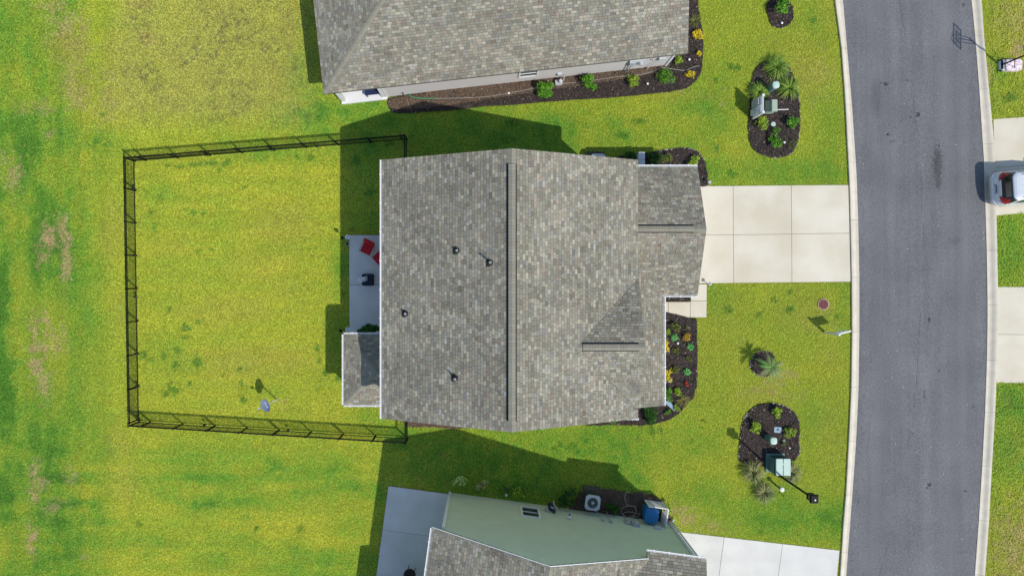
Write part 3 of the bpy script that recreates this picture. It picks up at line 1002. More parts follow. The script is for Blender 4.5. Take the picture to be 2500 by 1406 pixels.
class Roof:
    def __init__(self, house, seed=1, dim=1.0):
        self.house = house
        self.pieces = []
        self.sheath = MB()
        self.r = random.Random(seed)
        self.dim = dim
        self.caps = []

    def plane(self, poly, ref, zref, down, slope, lift=0.0, shingled=True, course0=None):
        """poly: plan polygon(s) in metres; z falls by slope along unit vector down from (ref, zref)"""
        d = Vector((down[0], down[1])).normalized()
        e = Vector((-d.y, d.x))
        rf = Vector((ref[0], ref[1]))
        z = lambda x, y: zref - slope * ((Vector((x, y)) - rf).dot(d)) + lift
        n = len(poly)
        a = sum(poly[i][0] * poly[(i + 1) % n][1] - poly[(i + 1) % n][0] * poly[i][1] for i in range(n))
        if a < 0:
            poly = list(reversed(poly))
        top = [(p[0], p[1], z(*p[:2]) - .008) for p in poly]
        bot = [(p[0], p[1], z(*p[:2]) - .13) for p in poly]
        fs = [tuple(range(n)), tuple(reversed(range(n, 2 * n)))]
        for i in range(n):
            j = (i + 1) % n
            fs.append((i, n + i, n + j, j))
        self.sheath.add(top + bot, fs)
        if not shingled:
            return
        uv = [((Vector(p[:2]) - rf).dot(e), (Vector(p[:2]) - rf).dot(d)) for p in poly]
        vmax, vmin = max(p[1] for p in uv), min(p[1] for p in uv)
        umax, umin = max(p[0] for p in uv), min(p[0] for p in uv)
        ex = .143 / math.sqrt(1 + slope * slope)
        v1 = vmax if course0 is None else course0
        row = 0
        r = self.r
        while v1 > vmin:
            v0 = v1 - ex
            u = umin - r.uniform(0, .3)
            while u < umax:
                pp = rf + e * u + d * v0
                blotch = float(fbm(np.array(pp.x * .55 + pp.y * .35), np.array(pp.y * .55 - pp.x * .3), 5, 3))
                v = r.gauss(0, 1) + (blotch - .5) * 2.2
                q = r.random()
                hue = (.246, .230, .174) if q < .60 else (.242, .206, .160) if q < .80 else (.236, .225, .190)
                f = math.exp(.148 * v) * (1.30 if r.random() < .17 + (blotch - .5) * .3 else .97)
                w = r.uniform(.16, .30)
                c = tuple(x * min(f, 1.5) * self.dim for x in hue)
                cp = clip_poly(uv, (u + .006, u + w - .006, v0 + .0, v1 - .009))
                u += w
                if len(cp) < 3:
                    continue
                ar = abs(sum(cp[i][0] * cp[(i + 1) % len(cp)][1] - cp[(i + 1) % len(cp)][0] * cp[i][1] for i in range(len(cp)))) / 2
                if ar < .0006:
                    continue
                tops, bots = [], []
                for (uu, vv) in cp:
                    q = rf + e * uu + d * vv
                    zz = zref - slope * vv + lift
                    tops.append((q.x, q.y, zz + .004 + .010 * (vv - v0) / ex))
                    bots.append((q.x, q.y, zz - .006))
                m = len(cp)
                a2 = sum(tops[i][0] * tops[(i + 1) % m][1] - tops[(i + 1) % m][0] * tops[i][1] for i in range(m))
                if a2 < 0:
                    tops.reverse()
                    bots.reverse()
                ff = [tuple(range(m))] + [(i, m + i, m + (i + 1) % m, (i + 1) % m) for i in range(m)]
                self.pieces.append((tops + bots, ff, c, max(t[2] for t in tops), ar))
            v1 -= ex
            row += 1

    def ridge(self, p0, p1, slope, w=.15, lift=.015, ex=.143, side2=None):
        """bent cap pieces laid along a ridge or hip"""
        p0, p1 = Vector(p0), Vector(p1)
        L = (p1 - p0).length
        d = (p1 - p0).normalized()
        h = Vector((d.x, d.y, 0)).normalized()
        s = Vector((-h.y, h.x, 0))
        n = max(1, int(L / ex))
        for i in range(n):
            a = p0 + d * (L * i / n)
            b = p0 + d * (L * (i + 1) / n - .006)
            up0, up1 = Vector((0, 0, lift)), Vector((0, 0, lift + .008))
            dn = Vector((0, 0, -slope * w))
            vs = []
            for (q, up) in ((a, up0), (b, up1)):
                vs += [q + s * w + dn + up, q + up, q - s * w + dn + up]
            vs += [v - Vector((0, 0, .02)) for v in vs]
            fs = [(0, 1, 4, 3), (1, 2, 5, 4), (3, 4, 10, 9), (4, 5, 11, 10), (0, 3, 9, 6), (2, 8, 11, 5), (0, 6, 7, 1), (1, 7, 8, 2)]
            t = self.r.random()
            c = TONES[1][0]
            k = self.r.uniform(.94, 1.10) * self.dim
            self.caps.append((vs, fs, tuple(x * k for x in c)))

    def finish(self, keep=300):
        roof = self.sheath.build('roof', M['underlay'], self.house)
        order = sorted(range(len(self.pieces)), key=lambda i: -(self.pieces[i][3] + (0 if self.pieces[i][4] > .02 else -20)))
        single = set(order[:keep])
        rest = MB()
        for i, (vs, fs, c, _, _) in enumerate(self.pieces):
            if i in single:
                m = MB()
                m.cur = c
                m.add(vs, fs).build('shingle', M['shingle'], roof)
            else:
                rest.cur = c
                rest.add(vs, fs)
        rest.build('shingle_field', M['shingle'], roof, kind='stuff')
        for (vs, fs, c) in self.caps:
            m = MB()
            m.cur = c
            m.add(vs, fs).build('cap_shingle', M['shingle'], roof)
        return roof


def gutter(house, p0, p1, out, n_hang=None, roof_parent=None):
    """open white trough hung along an eave from p0 to p1; out = outward unit vector"""
    p0, p1, o = Vector(p0), Vector(p1), Vector(out).normalized()
    d = (p1 - p0).normalized()
    wi = .092
    prof = [(0, .0), (0, -.10), (.065, -.10), (wi, -.045), (wi, .012), (wi - .04, .012), (wi - .045, -.03), (.04, -.075), (.02, -.075), (.015, .0)]
    m = MB()
    vs = []
    for q in (p0, p1):
        for (a, z) in prof:
            vs.append(q + o * a + Vector((0, 0, z)))
    k = len(prof)
    fs = [(i, (i + 1) % k, k + (i + 1) % k, k + i) for i in range(k)]
    fs += [tuple(reversed(range(k))), tuple(range(k, 2 * k))]
    if d.cross(o).z > 0:
        fs = [tuple(reversed(f)) for f in fs]
    m.add(vs, fs)
    g = m.build('gutter', M['white'], house)
    L = (p1 - p0).length
    n = n_hang or max(2, int(L / 1.5))
    h = MB()
    hb = None
    ang = math.atan2(o.y, o.x)
    for i in range(n):
        q = p0 + d * (L * (i + .5) / n) + o * .055 + Vector((0, 0, .005))
        b = MB().box(q, (.13, .035, .012), ang)
        b.build('hanger', M['white'], g)
    return g


def siding(house, a, b, z0, z1, out, material, name='wall', gable=None, course=.17):
    """lap siding on a wall from a to b (plan points); gable = list of (t, z) outline along the wall above z1"""
    a, b, o = Vector((a[0], a[1], 0)), Vector((b[0], b[1], 0)), Vector((out[0], out[1], 0)).normalized()
    m = MB()
    L = (b - a).length
    d = (b - a).normalized()
    top = max([z1] + [g[1] for g in gable]) if gable else z1
    z = z0
    while z < top - .01:
        zt = min(z + course, top)

        def span(zz):
            if zz <= z1 or not gable:
                return 0.0, L
            ts = [g[0] for g in gable]
            hs = [g[1] for g in gable]
            k = hs.index(max(hs))
            t0 = float(np.interp(zz, hs[:k + 1], ts[:k + 1]))
            t1 = float(np.interp(zz, hs[k:][::-1], ts[k:][::-1]))
            return t0, t1
        s0, e0 = span(z)
        s1, e1 = span(zt)
        vs = [a + d * s0 + o * .03 + Vector((0, 0, z)), a + d * e0 + o * .03 + Vector((0, 0, z)), a + d * e1 + o * .0 + Vector((0, 0, zt)), a + d * s1 + o * .0 + Vector((0, 0, zt)),
              a + d * s0 + o * -.01 + Vector((0, 0, z)), a + d * e0 + o * -.01 + Vector((0, 0, z))]
        fs = [(0, 1, 2, 3), (4, 5, 1, 0)]
        if d.cross(Vector((0, 0, 1))).dot(o) < 0:
            fs = [tuple(reversed(f)) for f in fs]
        m.add(vs, fs)
        z = zt
    return m.build(name, material, house)


def window(house, c, wdt, hgt, out, sill=True):
    """framed two-sash window centred at c on a wall facing out"""
    o = Vector((out[0], out[1], 0)).normalized()
    ang = math.atan2(o.y, o.x)
    R = Matrix.Rotation(ang, 3, 'Z')
    c = Vector(c)
    f = MB()
    for (dy, dz, sy, sz) in ((-wdt / 2, 0, .10, hgt + .10), (wdt / 2, 0, .10, hgt + .10), (0, hgt / 2, wdt - .10, .10), (0, -hgt / 2, wdt - .10, .10)):
        f.box(c + R @ Vector((.03, dy, dz)), (.07, sy, sz), M=R)
    f.box(c + R @ Vector((.022, 0, 0)), (.05, wdt - .08, .045), M=R)
    w = f.build('window', M['white'], house)
    for dz in (-hgt / 4, hgt / 4):
        MB().box(c + R @ Vector((.012, 0, dz)), (.015, wdt - .075, hgt / 2 - .04), M=R).build('pane', M['glass'], w)
    return w


# ------------------------------------------------------------------ main house
house = thing('house', 'two storey house with weathered brown grey shingle roof inside the fenced lot', 'house', (1.0, -.5, 0))
ZE, ZR = 5.60, 8.45
XW, XR, XE, YN, YS = -5.235, .977, 7.178, 5.74, -6.78
SL = (ZR - ZE) / (XE - XR)
R1 = Roof(house, 3)
R1.plane([(XW, YN), (XR, YN), (XR, YS), (XW, YS)], (XR, 0), ZR, (-1, 0), (ZR - ZE) / (XR - XW))
R1.plane([(XR, YN), (XE, YN), (XE, 0), (XR, 0)], (XR, 0), ZR, (1, 0), SL)
ZD, YD, XD = 7.05, -3.18, 4.02
R1.plane([(XR, 0), (XE, 0), (XD, YD), (XR, YD)], (XR, 0), ZR, (1, 0), SL, course0=XE - XR)
R1.plane([(XR, YD), (XD, YD), (XE, -6.36), (XR, -6.36)], (XR, 0), ZR, (1, 0), SL, course0=XE - XR)
R1.plane([(XR, -6.36), (XE, -6.36), (XE, YS), (XR, YS)], (XR, 0), ZR, (1, 0), SL, course0=XE - XR)
# front cross gable
sd = (ZD - ZE) / 3.18
R1.plane([(XD, YD), (XE + .02, YD), (XE + .02, 0)], (XD, YD), ZD, (0, 1), sd, lift=.012)
R1.plane([(XD, YD), (XE + .02, YD), (XE + .02, -6.36)], (XD, YD), ZD, (0, -1), sd, lift=.012)
# garage gable and front porch slope
GZE, GZR, GYN, GYS, GYR, GX = 2.9, 4.36, 5.864, -.88, 2.49, 10.89
gs = (GZR - GZE) / (GYN - GYR)
R1.plane([(6.9, GYN), (6.9, GYR), (GX, GYR), (GX, GYN)], (0, GYR), GZR, (0, 1), gs)
R1.plane([(GX, GYS), (GX, GYR), (6.9, GYR), (6.9, 1.35), (9.13, GYS)], (0, GYR), GZR, (0, -1), gs)
R1.plane([(9.13, GYS), (9.13, -6.66), (6.9, -6.66), (6.9, 1.35)], (9.13, 0), GZE, (1, 0), gs)
# back porch hip
BZ, BX, BYN, BYS = 2.68, -7.717, -2.94, -6.66
bh = (BYN - BYS) / 2
bz = BZ + bh * .452
by = (BYN + BYS) / 2
R1.plane([(BX, BYN), (BX, BYS), (BX + bh, by)], (BX, by), BZ, (-1, 0), .452)
R1.plane([(BX, BYN), (BX + bh, by), (-4.9, by), (-4.9, BYN)], (0, BYN), BZ, (0, 1), .452)
R1.plane([(BX, BYS), (BX + bh, by), (-4.9, by), (-4.9, BYS)], (0, BYS), BZ, (0, -1), .452)
R1.ridge((BX + .1, BYN - .1, BZ + .05), (BX + bh, by, bz), .3, w=.13)
R1.ridge((BX + .1, BYS + .1, BZ + .05), (BX + bh, by, bz), .3, w=.13)
R1.ridge((BX + bh, by, bz), (-4.95, by, bz), .452, w=.13)
R1.ridge((XR, YN, ZR), (XR, 5.05, ZR), SL, w=.17)
R1.ridge((XR, 5.05, ZR + .07), (XR, -6.28, ZR + .07), .30, w=.16)
R1.ridge((XR, -6.28, ZR), (XR, YS, ZR), SL, w=.17)
R1.ridge((6.95, GYR, GZR + .0), (7.22, GYR, GZR), gs, w=.15)
R1.ridge((7.22, GYR, GZR + .045), (10.25, GYR, GZR + .045), .3, w=.15)
R1.ridge((10.25, GYR, GZR), (GX, GYR, GZR), gs, w=.15)
R1.ridge((XD, YD, ZD + .012), (4.30, YD, ZD + .012), sd, w=.15)
R1.ridge((4.30, YD, ZD + .055), (6.90, YD, ZD + .055), .3, w=.15)
R1.ridge((6.90, YD, ZD + .012), (XE + .02, YD, ZD + .012), sd, w=.15)
roof = R1.finish(300)


def ridge_vent(p0, p1, wa, wb, slope):  # wider side of the black vent also stands in for its cast shadow
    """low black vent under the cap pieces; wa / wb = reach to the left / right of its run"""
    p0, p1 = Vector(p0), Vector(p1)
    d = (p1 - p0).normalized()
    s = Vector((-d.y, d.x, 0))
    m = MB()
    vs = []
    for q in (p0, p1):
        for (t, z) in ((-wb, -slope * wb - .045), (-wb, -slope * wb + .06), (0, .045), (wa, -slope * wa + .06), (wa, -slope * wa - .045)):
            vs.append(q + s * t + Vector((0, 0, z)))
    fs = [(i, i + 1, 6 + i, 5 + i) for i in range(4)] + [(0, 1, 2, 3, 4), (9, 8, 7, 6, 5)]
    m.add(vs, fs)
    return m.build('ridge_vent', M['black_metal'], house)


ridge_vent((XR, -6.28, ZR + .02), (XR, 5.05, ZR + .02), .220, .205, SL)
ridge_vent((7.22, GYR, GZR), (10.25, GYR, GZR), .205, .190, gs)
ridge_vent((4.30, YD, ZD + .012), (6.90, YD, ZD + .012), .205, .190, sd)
gutter(house, (XW, YN, ZE), (XW, YS, ZE), (-1, 0, 0), 9)
gutter(house, (7.1, GYN, GZE), (GX, GYN, GZE), (0, 1, 0), 4)
gutter(house, (9.13, GYS, GZE), (GX, GYS, GZE), (0, -1, 0), 3)
gutter(house, (9.13, GYS - .1, GZE), (9.13, -6.66, GZE), (1, 0, 0), 7)
gutter(house, (BX, BYN, BZ), (BX, BYS, BZ), (-1, 0, 0), 5)
gutter(house, (BX, BYN, BZ), (-5.0, BYN, BZ), (0, 1, 0), 3)
gutter(house, (BX, BYS, BZ), (-5.0, BYS, BZ), (0, -1, 0), 4)
gutter(house, (6.62, YS + .02, ZE - .1), (7.24, YS + .02, ZE - .1), (0, -1, 0), 3)
# walls below
ov = .36
wx0, wx1, wy0, wy1 = XW + ov, XE - ov, YS + ov, YN - ov
siding(house, (wx0, wy1), (wx1, wy1), 0, ZE, (0, 1), M['cream_siding'], gable=[(0, ZE), ((wx1 - wx0) / 2, ZR - .3), (wx1 - wx0, ZE)])
siding(house, (wx0, wy0), (wx1, wy0), 0, ZE, (0, -1), M['cream_siding'], gable=[(0, ZE), ((wx1 - wx0) / 2, ZR - .3), (wx1 - wx0, ZE)])
siding(house, (wx0, wy0), (wx0, wy1), 0, ZE + .1, (-1, 0), M['cream_siding'])
siding(house, (wx1, wy0), (wx1, wy1), 0, ZE + .1, (1, 0), M['cream_siding'], gable=None)
siding(house, (6.9, 5.5), (10.5, 5.5), 0, GZE + .1, (0, 1), M['cream_siding'])
siding(house, (8.8, -.55), (10.5, -.55), 0, GZE + .1, (0, -1), M['cream_siding'])
siding(house, (10.5, -.55), (10.5, 5.5), 0, GZE + .1, (1, 0), M['cream_siding'], gable=[(0, GZE), (3.05, GZR - .2), (6.05, GZE)])
siding(house, (8.8, -6.3), (8.8, -1.9), 0, 2.88, (1, 0), M['cream_siding'])
siding(house, (wx1, -6.3), (8.8, -6.3), 0, 2.85, (0, -1), M['cream_siding'])
m = MB()
for (z, dx) in ((0.55, 0), (1.1, 0), (1.65, 0), (2.15, 0)):
    m.box((10.52, 2.5, z - .27), (.05, 4.9, .5))
m.build('garage_door', M['white'], house)
m = MB().box((8.82, -1.25, 1.06), (.06, .95, 2.05))
door = m.build('front_door', M['bronze'], house)
MB().lathe([(.02, 0), (.035, .02), (.02, .05)], (8.87, -.88, 1.02), 8, Matrix.Rotation(math.pi / 2, 3, 'Y')).build('handle', M['galv'], door)
window(house, (8.82, -3.2, 1.5), 1.3, 1.3, (1, 0))
window(house, (8.82, -5.0, 1.5), 1.3, 1.3, (1, 0))
window(house, (wx1 + .03, -3.2, 5.0), 1.5, 1.1, (1, 0))
window(house, (wx0 - .01, 2.5, 4.2), 1.2, 1.2, (-1, 0))
window(house, (wx0 - .01, 3.6, 1.4), 1.2, 1.4, (-1, 0))
m = MB().box((wx0 - .02, -.4, 1.1), (.05, 1.8, 2.1))
m.build('patio_door', M['glass'], house)
for (x, y) in ((BX + .3, BYN - .2), (BX + .3, BYS + .2)):
    MB().box((x, y, 1.3), (.16, .16, 2.5)).build('porch_post', M['white'], house)
for (px, py, hgt) in ((1116, 612, .16), (1197, 641.5, .5), (991, 765.5, .17), (1112, 922, .36)):
    zz = 7.2
    for _ in range(5):
        x = (px - NX) / FOC * (CAM_H - zz)
        zz = ZR - (XR - x) * (ZR - ZE) / (XR - XW)
    p = W(px, py, zz)
    tilt = Matrix.Rotation(-math.atan(SL), 3, 'Y')
    m = MB().box(p + Vector((-.10, 0, .0)), (.18, .34, .02), M=tilt)
    m.lathe([(.155, -.02), (.13, .05), (.062, .11), (.06, .13)], p + Vector((0, 0, .01)), 14)
    vb = m.build('vent_pipe', M['black_rubber'], house)
    MB().lathe([(.045, 0), (.045, hgt + .1), (.030, hgt + .1), (.030, hgt)], p, 10).build('pipe', M['black_rubber'] if hgt > .3 else M['grey_box'], vb)
    MB().lathe([(.052, 0), (.052, .03), (.03, .03), (.03, .0)], p + Vector((0, 0, hgt + .08)), 10).build('collar', M['light_metal'], vb)

# ------------------------------------------------------------------ green house (south neighbour)
gh = thing('house', 'green sided house with gable wall and grey shingle roof cut by the bottom edge', 'house', GL(6, -4))
RG = Roof(gh, 8)
gp = lambda a, b: tuple(GL(a, b)[:2])
g2 = lambda v: (v.x, v.y)
GR, GE_ = 8.30, 5.60
gsl = (GR - GE_) / (4.987 + .521)
RG.plane([gp(-.52, .03), gp(4.987, .03), gp(4.987, -8), gp(-.52, -8)], gp(4.987, 0), GR, g2(-G1), gsl)
RG.plane([gp(4.987, .03), gp(10.06, .03), gp(6.86, -3.2), gp(4.987, -3.2)], gp(4.987, 0), GR, g2(G1), gsl)
RG.plane([gp(4.987, -3.2), gp(6.86, -3.2), gp(10.4, -6.73), gp(4.987, -6.73)], gp(4.987, 0), GR, g2(G1), gsl)
zr2 = 5.65 + .49 * 3.53
RG.plane([gp(10.36, .33), gp(12.82, .33), gp(12.82, -3.2), gp(6.86, -3.2)], gp(0, .33), 5.65, g2(G2), .49)
RG.plane([gp(9.93, .33), gp(10.36, .33), gp(10.05, .03), gp(9.93, .03)], gp(0, .33), 5.65, g2(G2), .49)
RG.plane([gp(6.86, -3.2), gp(12.82, -3.2), gp(12.82, -6.73), gp(10.36, -6.73)], gp(0, -3.2), zr2, g2(-G2), .49)
RG.ridge(GL(4.987, .03, GR), GL(4.987, -8, GR), gsl, w=.16)
RG.plane([gp(-2.94, -4.79), gp(0, -4.79), gp(0, -8.4), gp(-2.94, -8.4)], gp(-2.94, 0), 2.68, g2(-G1), .35, shingled=False)
RG.finish(300)
gutter(gh, GL(-.52, .03, GE_), GL(-.52, -8, GE_), -G1, 6)
gutter(gh, GL(9.90, .33, 5.65), GL(12.82, .33, 5.65), G2, 4)
siding(gh, gp(0, 0), gp(12.53, 0), 0, 5.55, g2(G2), M['green_siding'], gable=[(0, 5.55), (4.987, 8.05), (10.0, 5.62), (12.53, 5.62)])
siding(gh, gp(12.53, 0), gp(12.53, -6.4), 0, 5.6, g2(G1), M['green_siding'])
siding(gh, gp(0, 0), gp(0, -8), 0, 5.5, g2(-G1), M['green_siding'])
Rg = Matrix.Rotation(GA, 3, 'Z')
for (a, b, s, h) in ((.0, .02, .14, 5.45), (12.53, .02, .14, 5.5)):
    MB().box(GL(a, b, h / 2), (s, s, h), M=Rg).build('corner_trim', M['white'] if a < 1 else M['light_metal'], gh)
# barge boards
for (p, q) in ((GL(-.52, .05, GE_ - .05), GL(4.987, .05, GR - .05)), (GL(4.987, .05, GR - .05), GL(10.0, .05, 5.80))):
    d = (q - p)
    m = MB()
    m.add([p, q, q + G2 * .03, p + G2 * .03] + [v + Vector((0, 0, .06)) for v in (p, q, q + G2 * .03, p + G2 * .03)], [(0, 1, 2, 3), (7, 6, 5, 4), (0, 4, 5, 1), (1, 5, 6, 2), (2, 6, 7, 3), (3, 7, 4, 0)])
    m.build('barge_board', M['white'], gh)
gw = GL(4.52, .02, 1.52)
window(gh, gw, .96, 1.45, g2(G2))
# wall fixtures of the green house
def wall_box(h, p, size, R, material, name, z):
    return MB().rbox((p.x, p.y, z), size, math.atan2(R[1][0], R[0][0]), bev=.015).build(name, material, h)


MB().box(GL(10.35, .09, 1.25), (.36, .16, .62), M=Rg).build('meter_box', M['grey_box'], gh)
m = MB().lathe([(.09, 0), (.09, .10), (.07, .13)], GL(10.35, .17, 1.42), 14, Rg @ Matrix.Rotation(-math.pi / 2, 3, 'X'))
m.build('meter_dial', M['galv'], gh)
MB().box(GL(9.95, .07, 1.1), (.26, .12, .55), M=Rg).build('disconnect_box', M['grey_box'], gh)
MB().tube([GL(9.95, .08, .85), GL(9.95, .08, .1)], .025, 6).build('conduit', M['grey_box'], gh)
MB().box(GL(8.98, .07, 1.35), (.16, .1, .22), M=Rg).build('junction_box', M['grey_box'], gh)
MB().tube([GL(8.98, .10, 1.25), GL(8.98, .12, .6), GL(8.9, .2, .1)], .022, 6).build('conduit', M['grey_box'], gh)
MB().box(GL(8.55, .07, 1.3), (.14, .1, .2), M=Rg).build('junction_box', M['grey_box'], gh)
MB().tube([GL(8.55, .10, 1.2), GL(8.5, .12, .5), GL(8.2, .2, .1)], .02, 6).build('conduit', M['grey_box'], gh)
MB().box(GL(11.55, .08, 1.4), (.34, .14, .2), M=Rg).build('wall_box', M['light_metal'], gh)
ds = MB().tube([GL(12.66, .12, 5.4), GL(12.66, .12, .25), GL(12.8, .25, .08)], .05, 6)
ds.build('downspout', M['light_metal'], gh)
# exhaust hood
MB().lathe([(.06, 0), (.10, .05), (.10, .12), (.06, .2)], GL(6.62, .04, 1.75), 12, Rg @ Matrix.Rotation(-math.pi / 2, 3, 'X')).build('exhaust_hood', M['white'], gh)
MB().lathe([(.055, .2), (.055, .26)], GL(6.62, .04, 1.75), 12, Rg @ Matrix.Rotation(-math.pi / 2, 3, 'X')).build('exhaust_mouth', M['black_rubber'], gh)

# ------------------------------------------------------------------ grey house (north neighbour)
kh = thing('house', 'single storey house with pale grey siding and hipped grey shingle roof at the top edge', 'house', KL(10, 6))
RK = Roof(kh, 21, dim=1.02)
kp = lambda a, b: tuple(KL(a, b)[:2])
KE, ks = 2.7, .45
RK.plane([kp(0, 0), kp(19.34, 0), kp(19.34, 6.6), kp(6.6, 6.6)], kp(0, 0), KE, g2(-K2), ks)
RK.plane([kp(0, 0), kp(6.6, 6.6), kp(0, 13.2)], kp(0, 0), KE, g2(-K1), ks)
RK.plane([kp(0, 13.2), kp(6.6, 6.6), kp(19.34, 6.6), kp(19.34, 13.2)], kp(0, 13.2), KE, g2(K2), ks, shingled=False)
RK.ridge(KL(.05, .05, KE + .02), KL(6.6, 6.6, KE + 6.6 * ks), .2, w=.14)
RK.finish(300)
siding(kh, kp(3.0, .28), kp(18.87, .28), 0, KE + .05, g2(-K2), M['grey_siding'])
siding(kh, kp(18.87, .28), kp(18.87, 12.9), 0, KE, g2(K1), M['grey_siding'], gable=[(0, KE), (6.3, KE + 6.2 * ks), (12.6, KE)])
siding(kh, kp(3.0, .28), kp(3.0, 3.4), 0, KE, g2(-K1), M['grey_siding'])
siding(kh, kp(.4, 3.4), kp(3.0, 3.4), 0, KE, g2(-K2), M['grey_siding'])
siding(kh, kp(.4, 3.4), kp(.4, 12.9), 0, KE, g2(-K1), M['grey_siding'])
Rk = Matrix.Rotation(KA, 3, 'Z')
for (a, b) in ((18.87, .27), (3.0, .27)):
    MB().box(KL(a, b, 1.3), (.12, .12, 2.6), M=Rk).build('corner_trim', M['white'], kh)
MB().prism([kp(.40, .10), kp(3.0, .10), kp(3.0, 3.4), kp(.40, 3.4)], -.05, .12).build('porch_slab', M['white'], kh)
for (a, b) in ((.55, .30), (2.82, .30)):
    MB().box(KL(a, b, 1.3), (.20, .20, 2.4), M=Rk).build('porch_post', M['white'], kh)
window(kh, KL(10.98, .27, 1.5), 1.0, 1.1, g2(-K2))
MB().box(KL(16.9, .22, 1.45), (.85, .12, .75), M=Rk).build('meter_panel', M['light_metal'], kh)
MB().lathe([(.13, 0), (.13, .12), (.09, .16)], KL(17.12, .16, 1.5), 14, Rk @ Matrix.Rotation(math.pi / 2, 3, 'X')).build('meter_dial', M['galv'], kh)
MB().box(KL(16.65, .17, 1.4), (.3, .14, .5), M=Rk).build('disconnect_box', M['grey_box'], kh)
MB().tube([KL(16.55, .15, 1.2), KL(16.55, .15, .05)], .03, 6).build('conduit', M['grey_box'], kh)
MB().tube([KL(16.7, .15, 1.2), KL(16.7, .15, .05)], .03, 6).build('conduit', M['grey_box'], kh)
MB().box(KL(18.25, .2, 1.6), (.34, .14, .34), M=Rk).build('wall_box', M['light_metal'], kh)
MB().tube([KL(18.1, .15, 1.45), KL(17.9, .15, .9), KL(17.75, .12, .1)], .022, 6).build('conduit', M['white'], kh)
MB().lathe([(.06, 0), (.06, .05), (.03, .07)], KL(17.78, .2, 1.6), 10, Rk @ Matrix.Rotation(math.pi / 2, 3, 'X')).build('wall_lamp', M['grey_box'], kh)
MB().box(KL(12.75, .22, .75), (.24, .12, .3), M=Rk).build('junction_box', M['light_metal'], kh)
MB().tube([KL(3.95, .24, .55), KL(3.95, .16, .55), KL(3.95, .10, .5)], .03, 8).build('spigot', M['black_metal'], kh)
# ------------------------------------------------------------------ fence
def fence(name, label, cat, p0, p1, posts, gate=False):
    p0, p1 = Vector(p0), Vector(p1)
    d = (p1 - p0)
    L = d.length
    d.normalize()
    ang = math.atan2(d.y, d.x)
    R = Matrix.Rotation(ang, 3, 'Z')
    root = thing(name, label, cat, p0)
    me_post = None
    for t in posts:
        q = p0 + d * min(t, L)
        m = MB().box(q + Vector((0, 0, .60)), (.07, .07, 1.27), M=R)
        m.box(q + Vector((0, 0, 1.25)), (.085, .085, .035), M=R, taper=.5)
        m.build('post', M['black_metal'], root)
    for z in (.14, 1.05, 1.19):
        m = MB().box(p0 + d * (L / 2) + Vector((0, 0, z)), (L, .038, .038), M=R)
        m.build('rail', M['black_metal'], root)
    pm = bpy.data.meshes.new('picket')
    b = MB().box((0, 0, .63), (.021, .021, 1.12), M=R)
    pm.from_pydata(b.v, [], b.f)
    pm.materials.append(M['black_metal'])
    n = int(L / .104)
    for i in range(1, n):
        o = link('picket', pm, root)
        o.location = d * (L * i / n)
    if gate:
        m = MB().box(p0 + d * (L * .8) + Vector((0, 0, 1.05)), (.05, .12, .14), M=R)
        m.build('latch', M['galv'], root)
    return root


nw, ne, sw, se = W(330, 394), W(994, 341.5), W(340.7, 1028.6), W(995.6, 1069)
ln = (ne - nw).length
fence('metal_fence', 'black metal picket fence along the upper edge of the back yard', 'fence', nw, ne, [0, .62] + [.62 + 1.83 * k for k in range(1, 9)] + [ln])
lw = (sw - nw).length
fence('metal_fence', 'black metal picket fence along the far left edge of the back yard', 'fence', nw + Vector((0, -.06, 0)), sw + Vector((0, .06, 0)), [1.85 * k + 1.6 for k in range(8)])
ls = (se - sw).length
fence('metal_fence', 'black metal picket fence along the lower edge of the back yard', 'fence', sw, se, [0, .62] + [.62 + 1.83 * k for k in range(1, 9)] + [ls])
fence('fence_gate', 'short black gate joining the upper fence to the house', 'gate', ne + Vector((0, -.06, 0)), W(993, 440), [], True)
fence('fence_gate', 'short black gate joining the lower fence to the house', 'gate', se + Vector((0, .06, 0)), W(994, 985), [], True)

# small solar lights inside the fence
def solar_stake(loc, label, s=1.0):
    t = thing('solar_light', label, 'garden light', loc, 'solar lights along the fence')
    t["_"] = 0
    del t["_"]
    return t


sol = thing('solar_light', 'grey solar stake light inside the upper fence, nearest its left corner', 'garden light', W(509, 382), 'solar lights along the fence')
MB().tube([(0, 0, -.03), (0, 0, .32)], .012, 5).build('stake', M['dark_plastic'], sol, local=True)
MB().rbox((0, .02, .36), (.13, .13, .08), 0, .015).build('lamp_head', M['dark_plastic'], sol, local=True)
MB().box((0, .02, .407), (.09, .09, .008)).build('solar_panel', M['navy'], sol, local=True)
for (px, py, lb) in ((666, 369, 'grey solar stake light inside the upper fence, in the middle of three'), (777, 361, 'grey solar stake light inside the upper fence, nearest the house'),
                     (333, 462, 'grey solar stake light inside the left fence, nearest its upper corner'), (336, 625, 'grey solar stake light inside the left fence, second from its upper corner'), (338, 725, 'grey solar stake light inside the left fence, third from its upper corner'),
                     (340, 863, 'grey solar stake light inside the left fence, fourth from its upper corner'), (341, 941, 'grey solar stake light inside the left fence, fifth from its upper corner'),
                     (346, 1022, 'grey solar stake light in the lower left corner of the fence'), (505, 1034, 'grey solar stake light inside the lower fence, left of the dish'), (708, 1047, 'grey solar stake light inside the lower fence, right of the dish')):
    copy_thing(sol, W(px, py), rng.uniform(-.5, .5), lb)


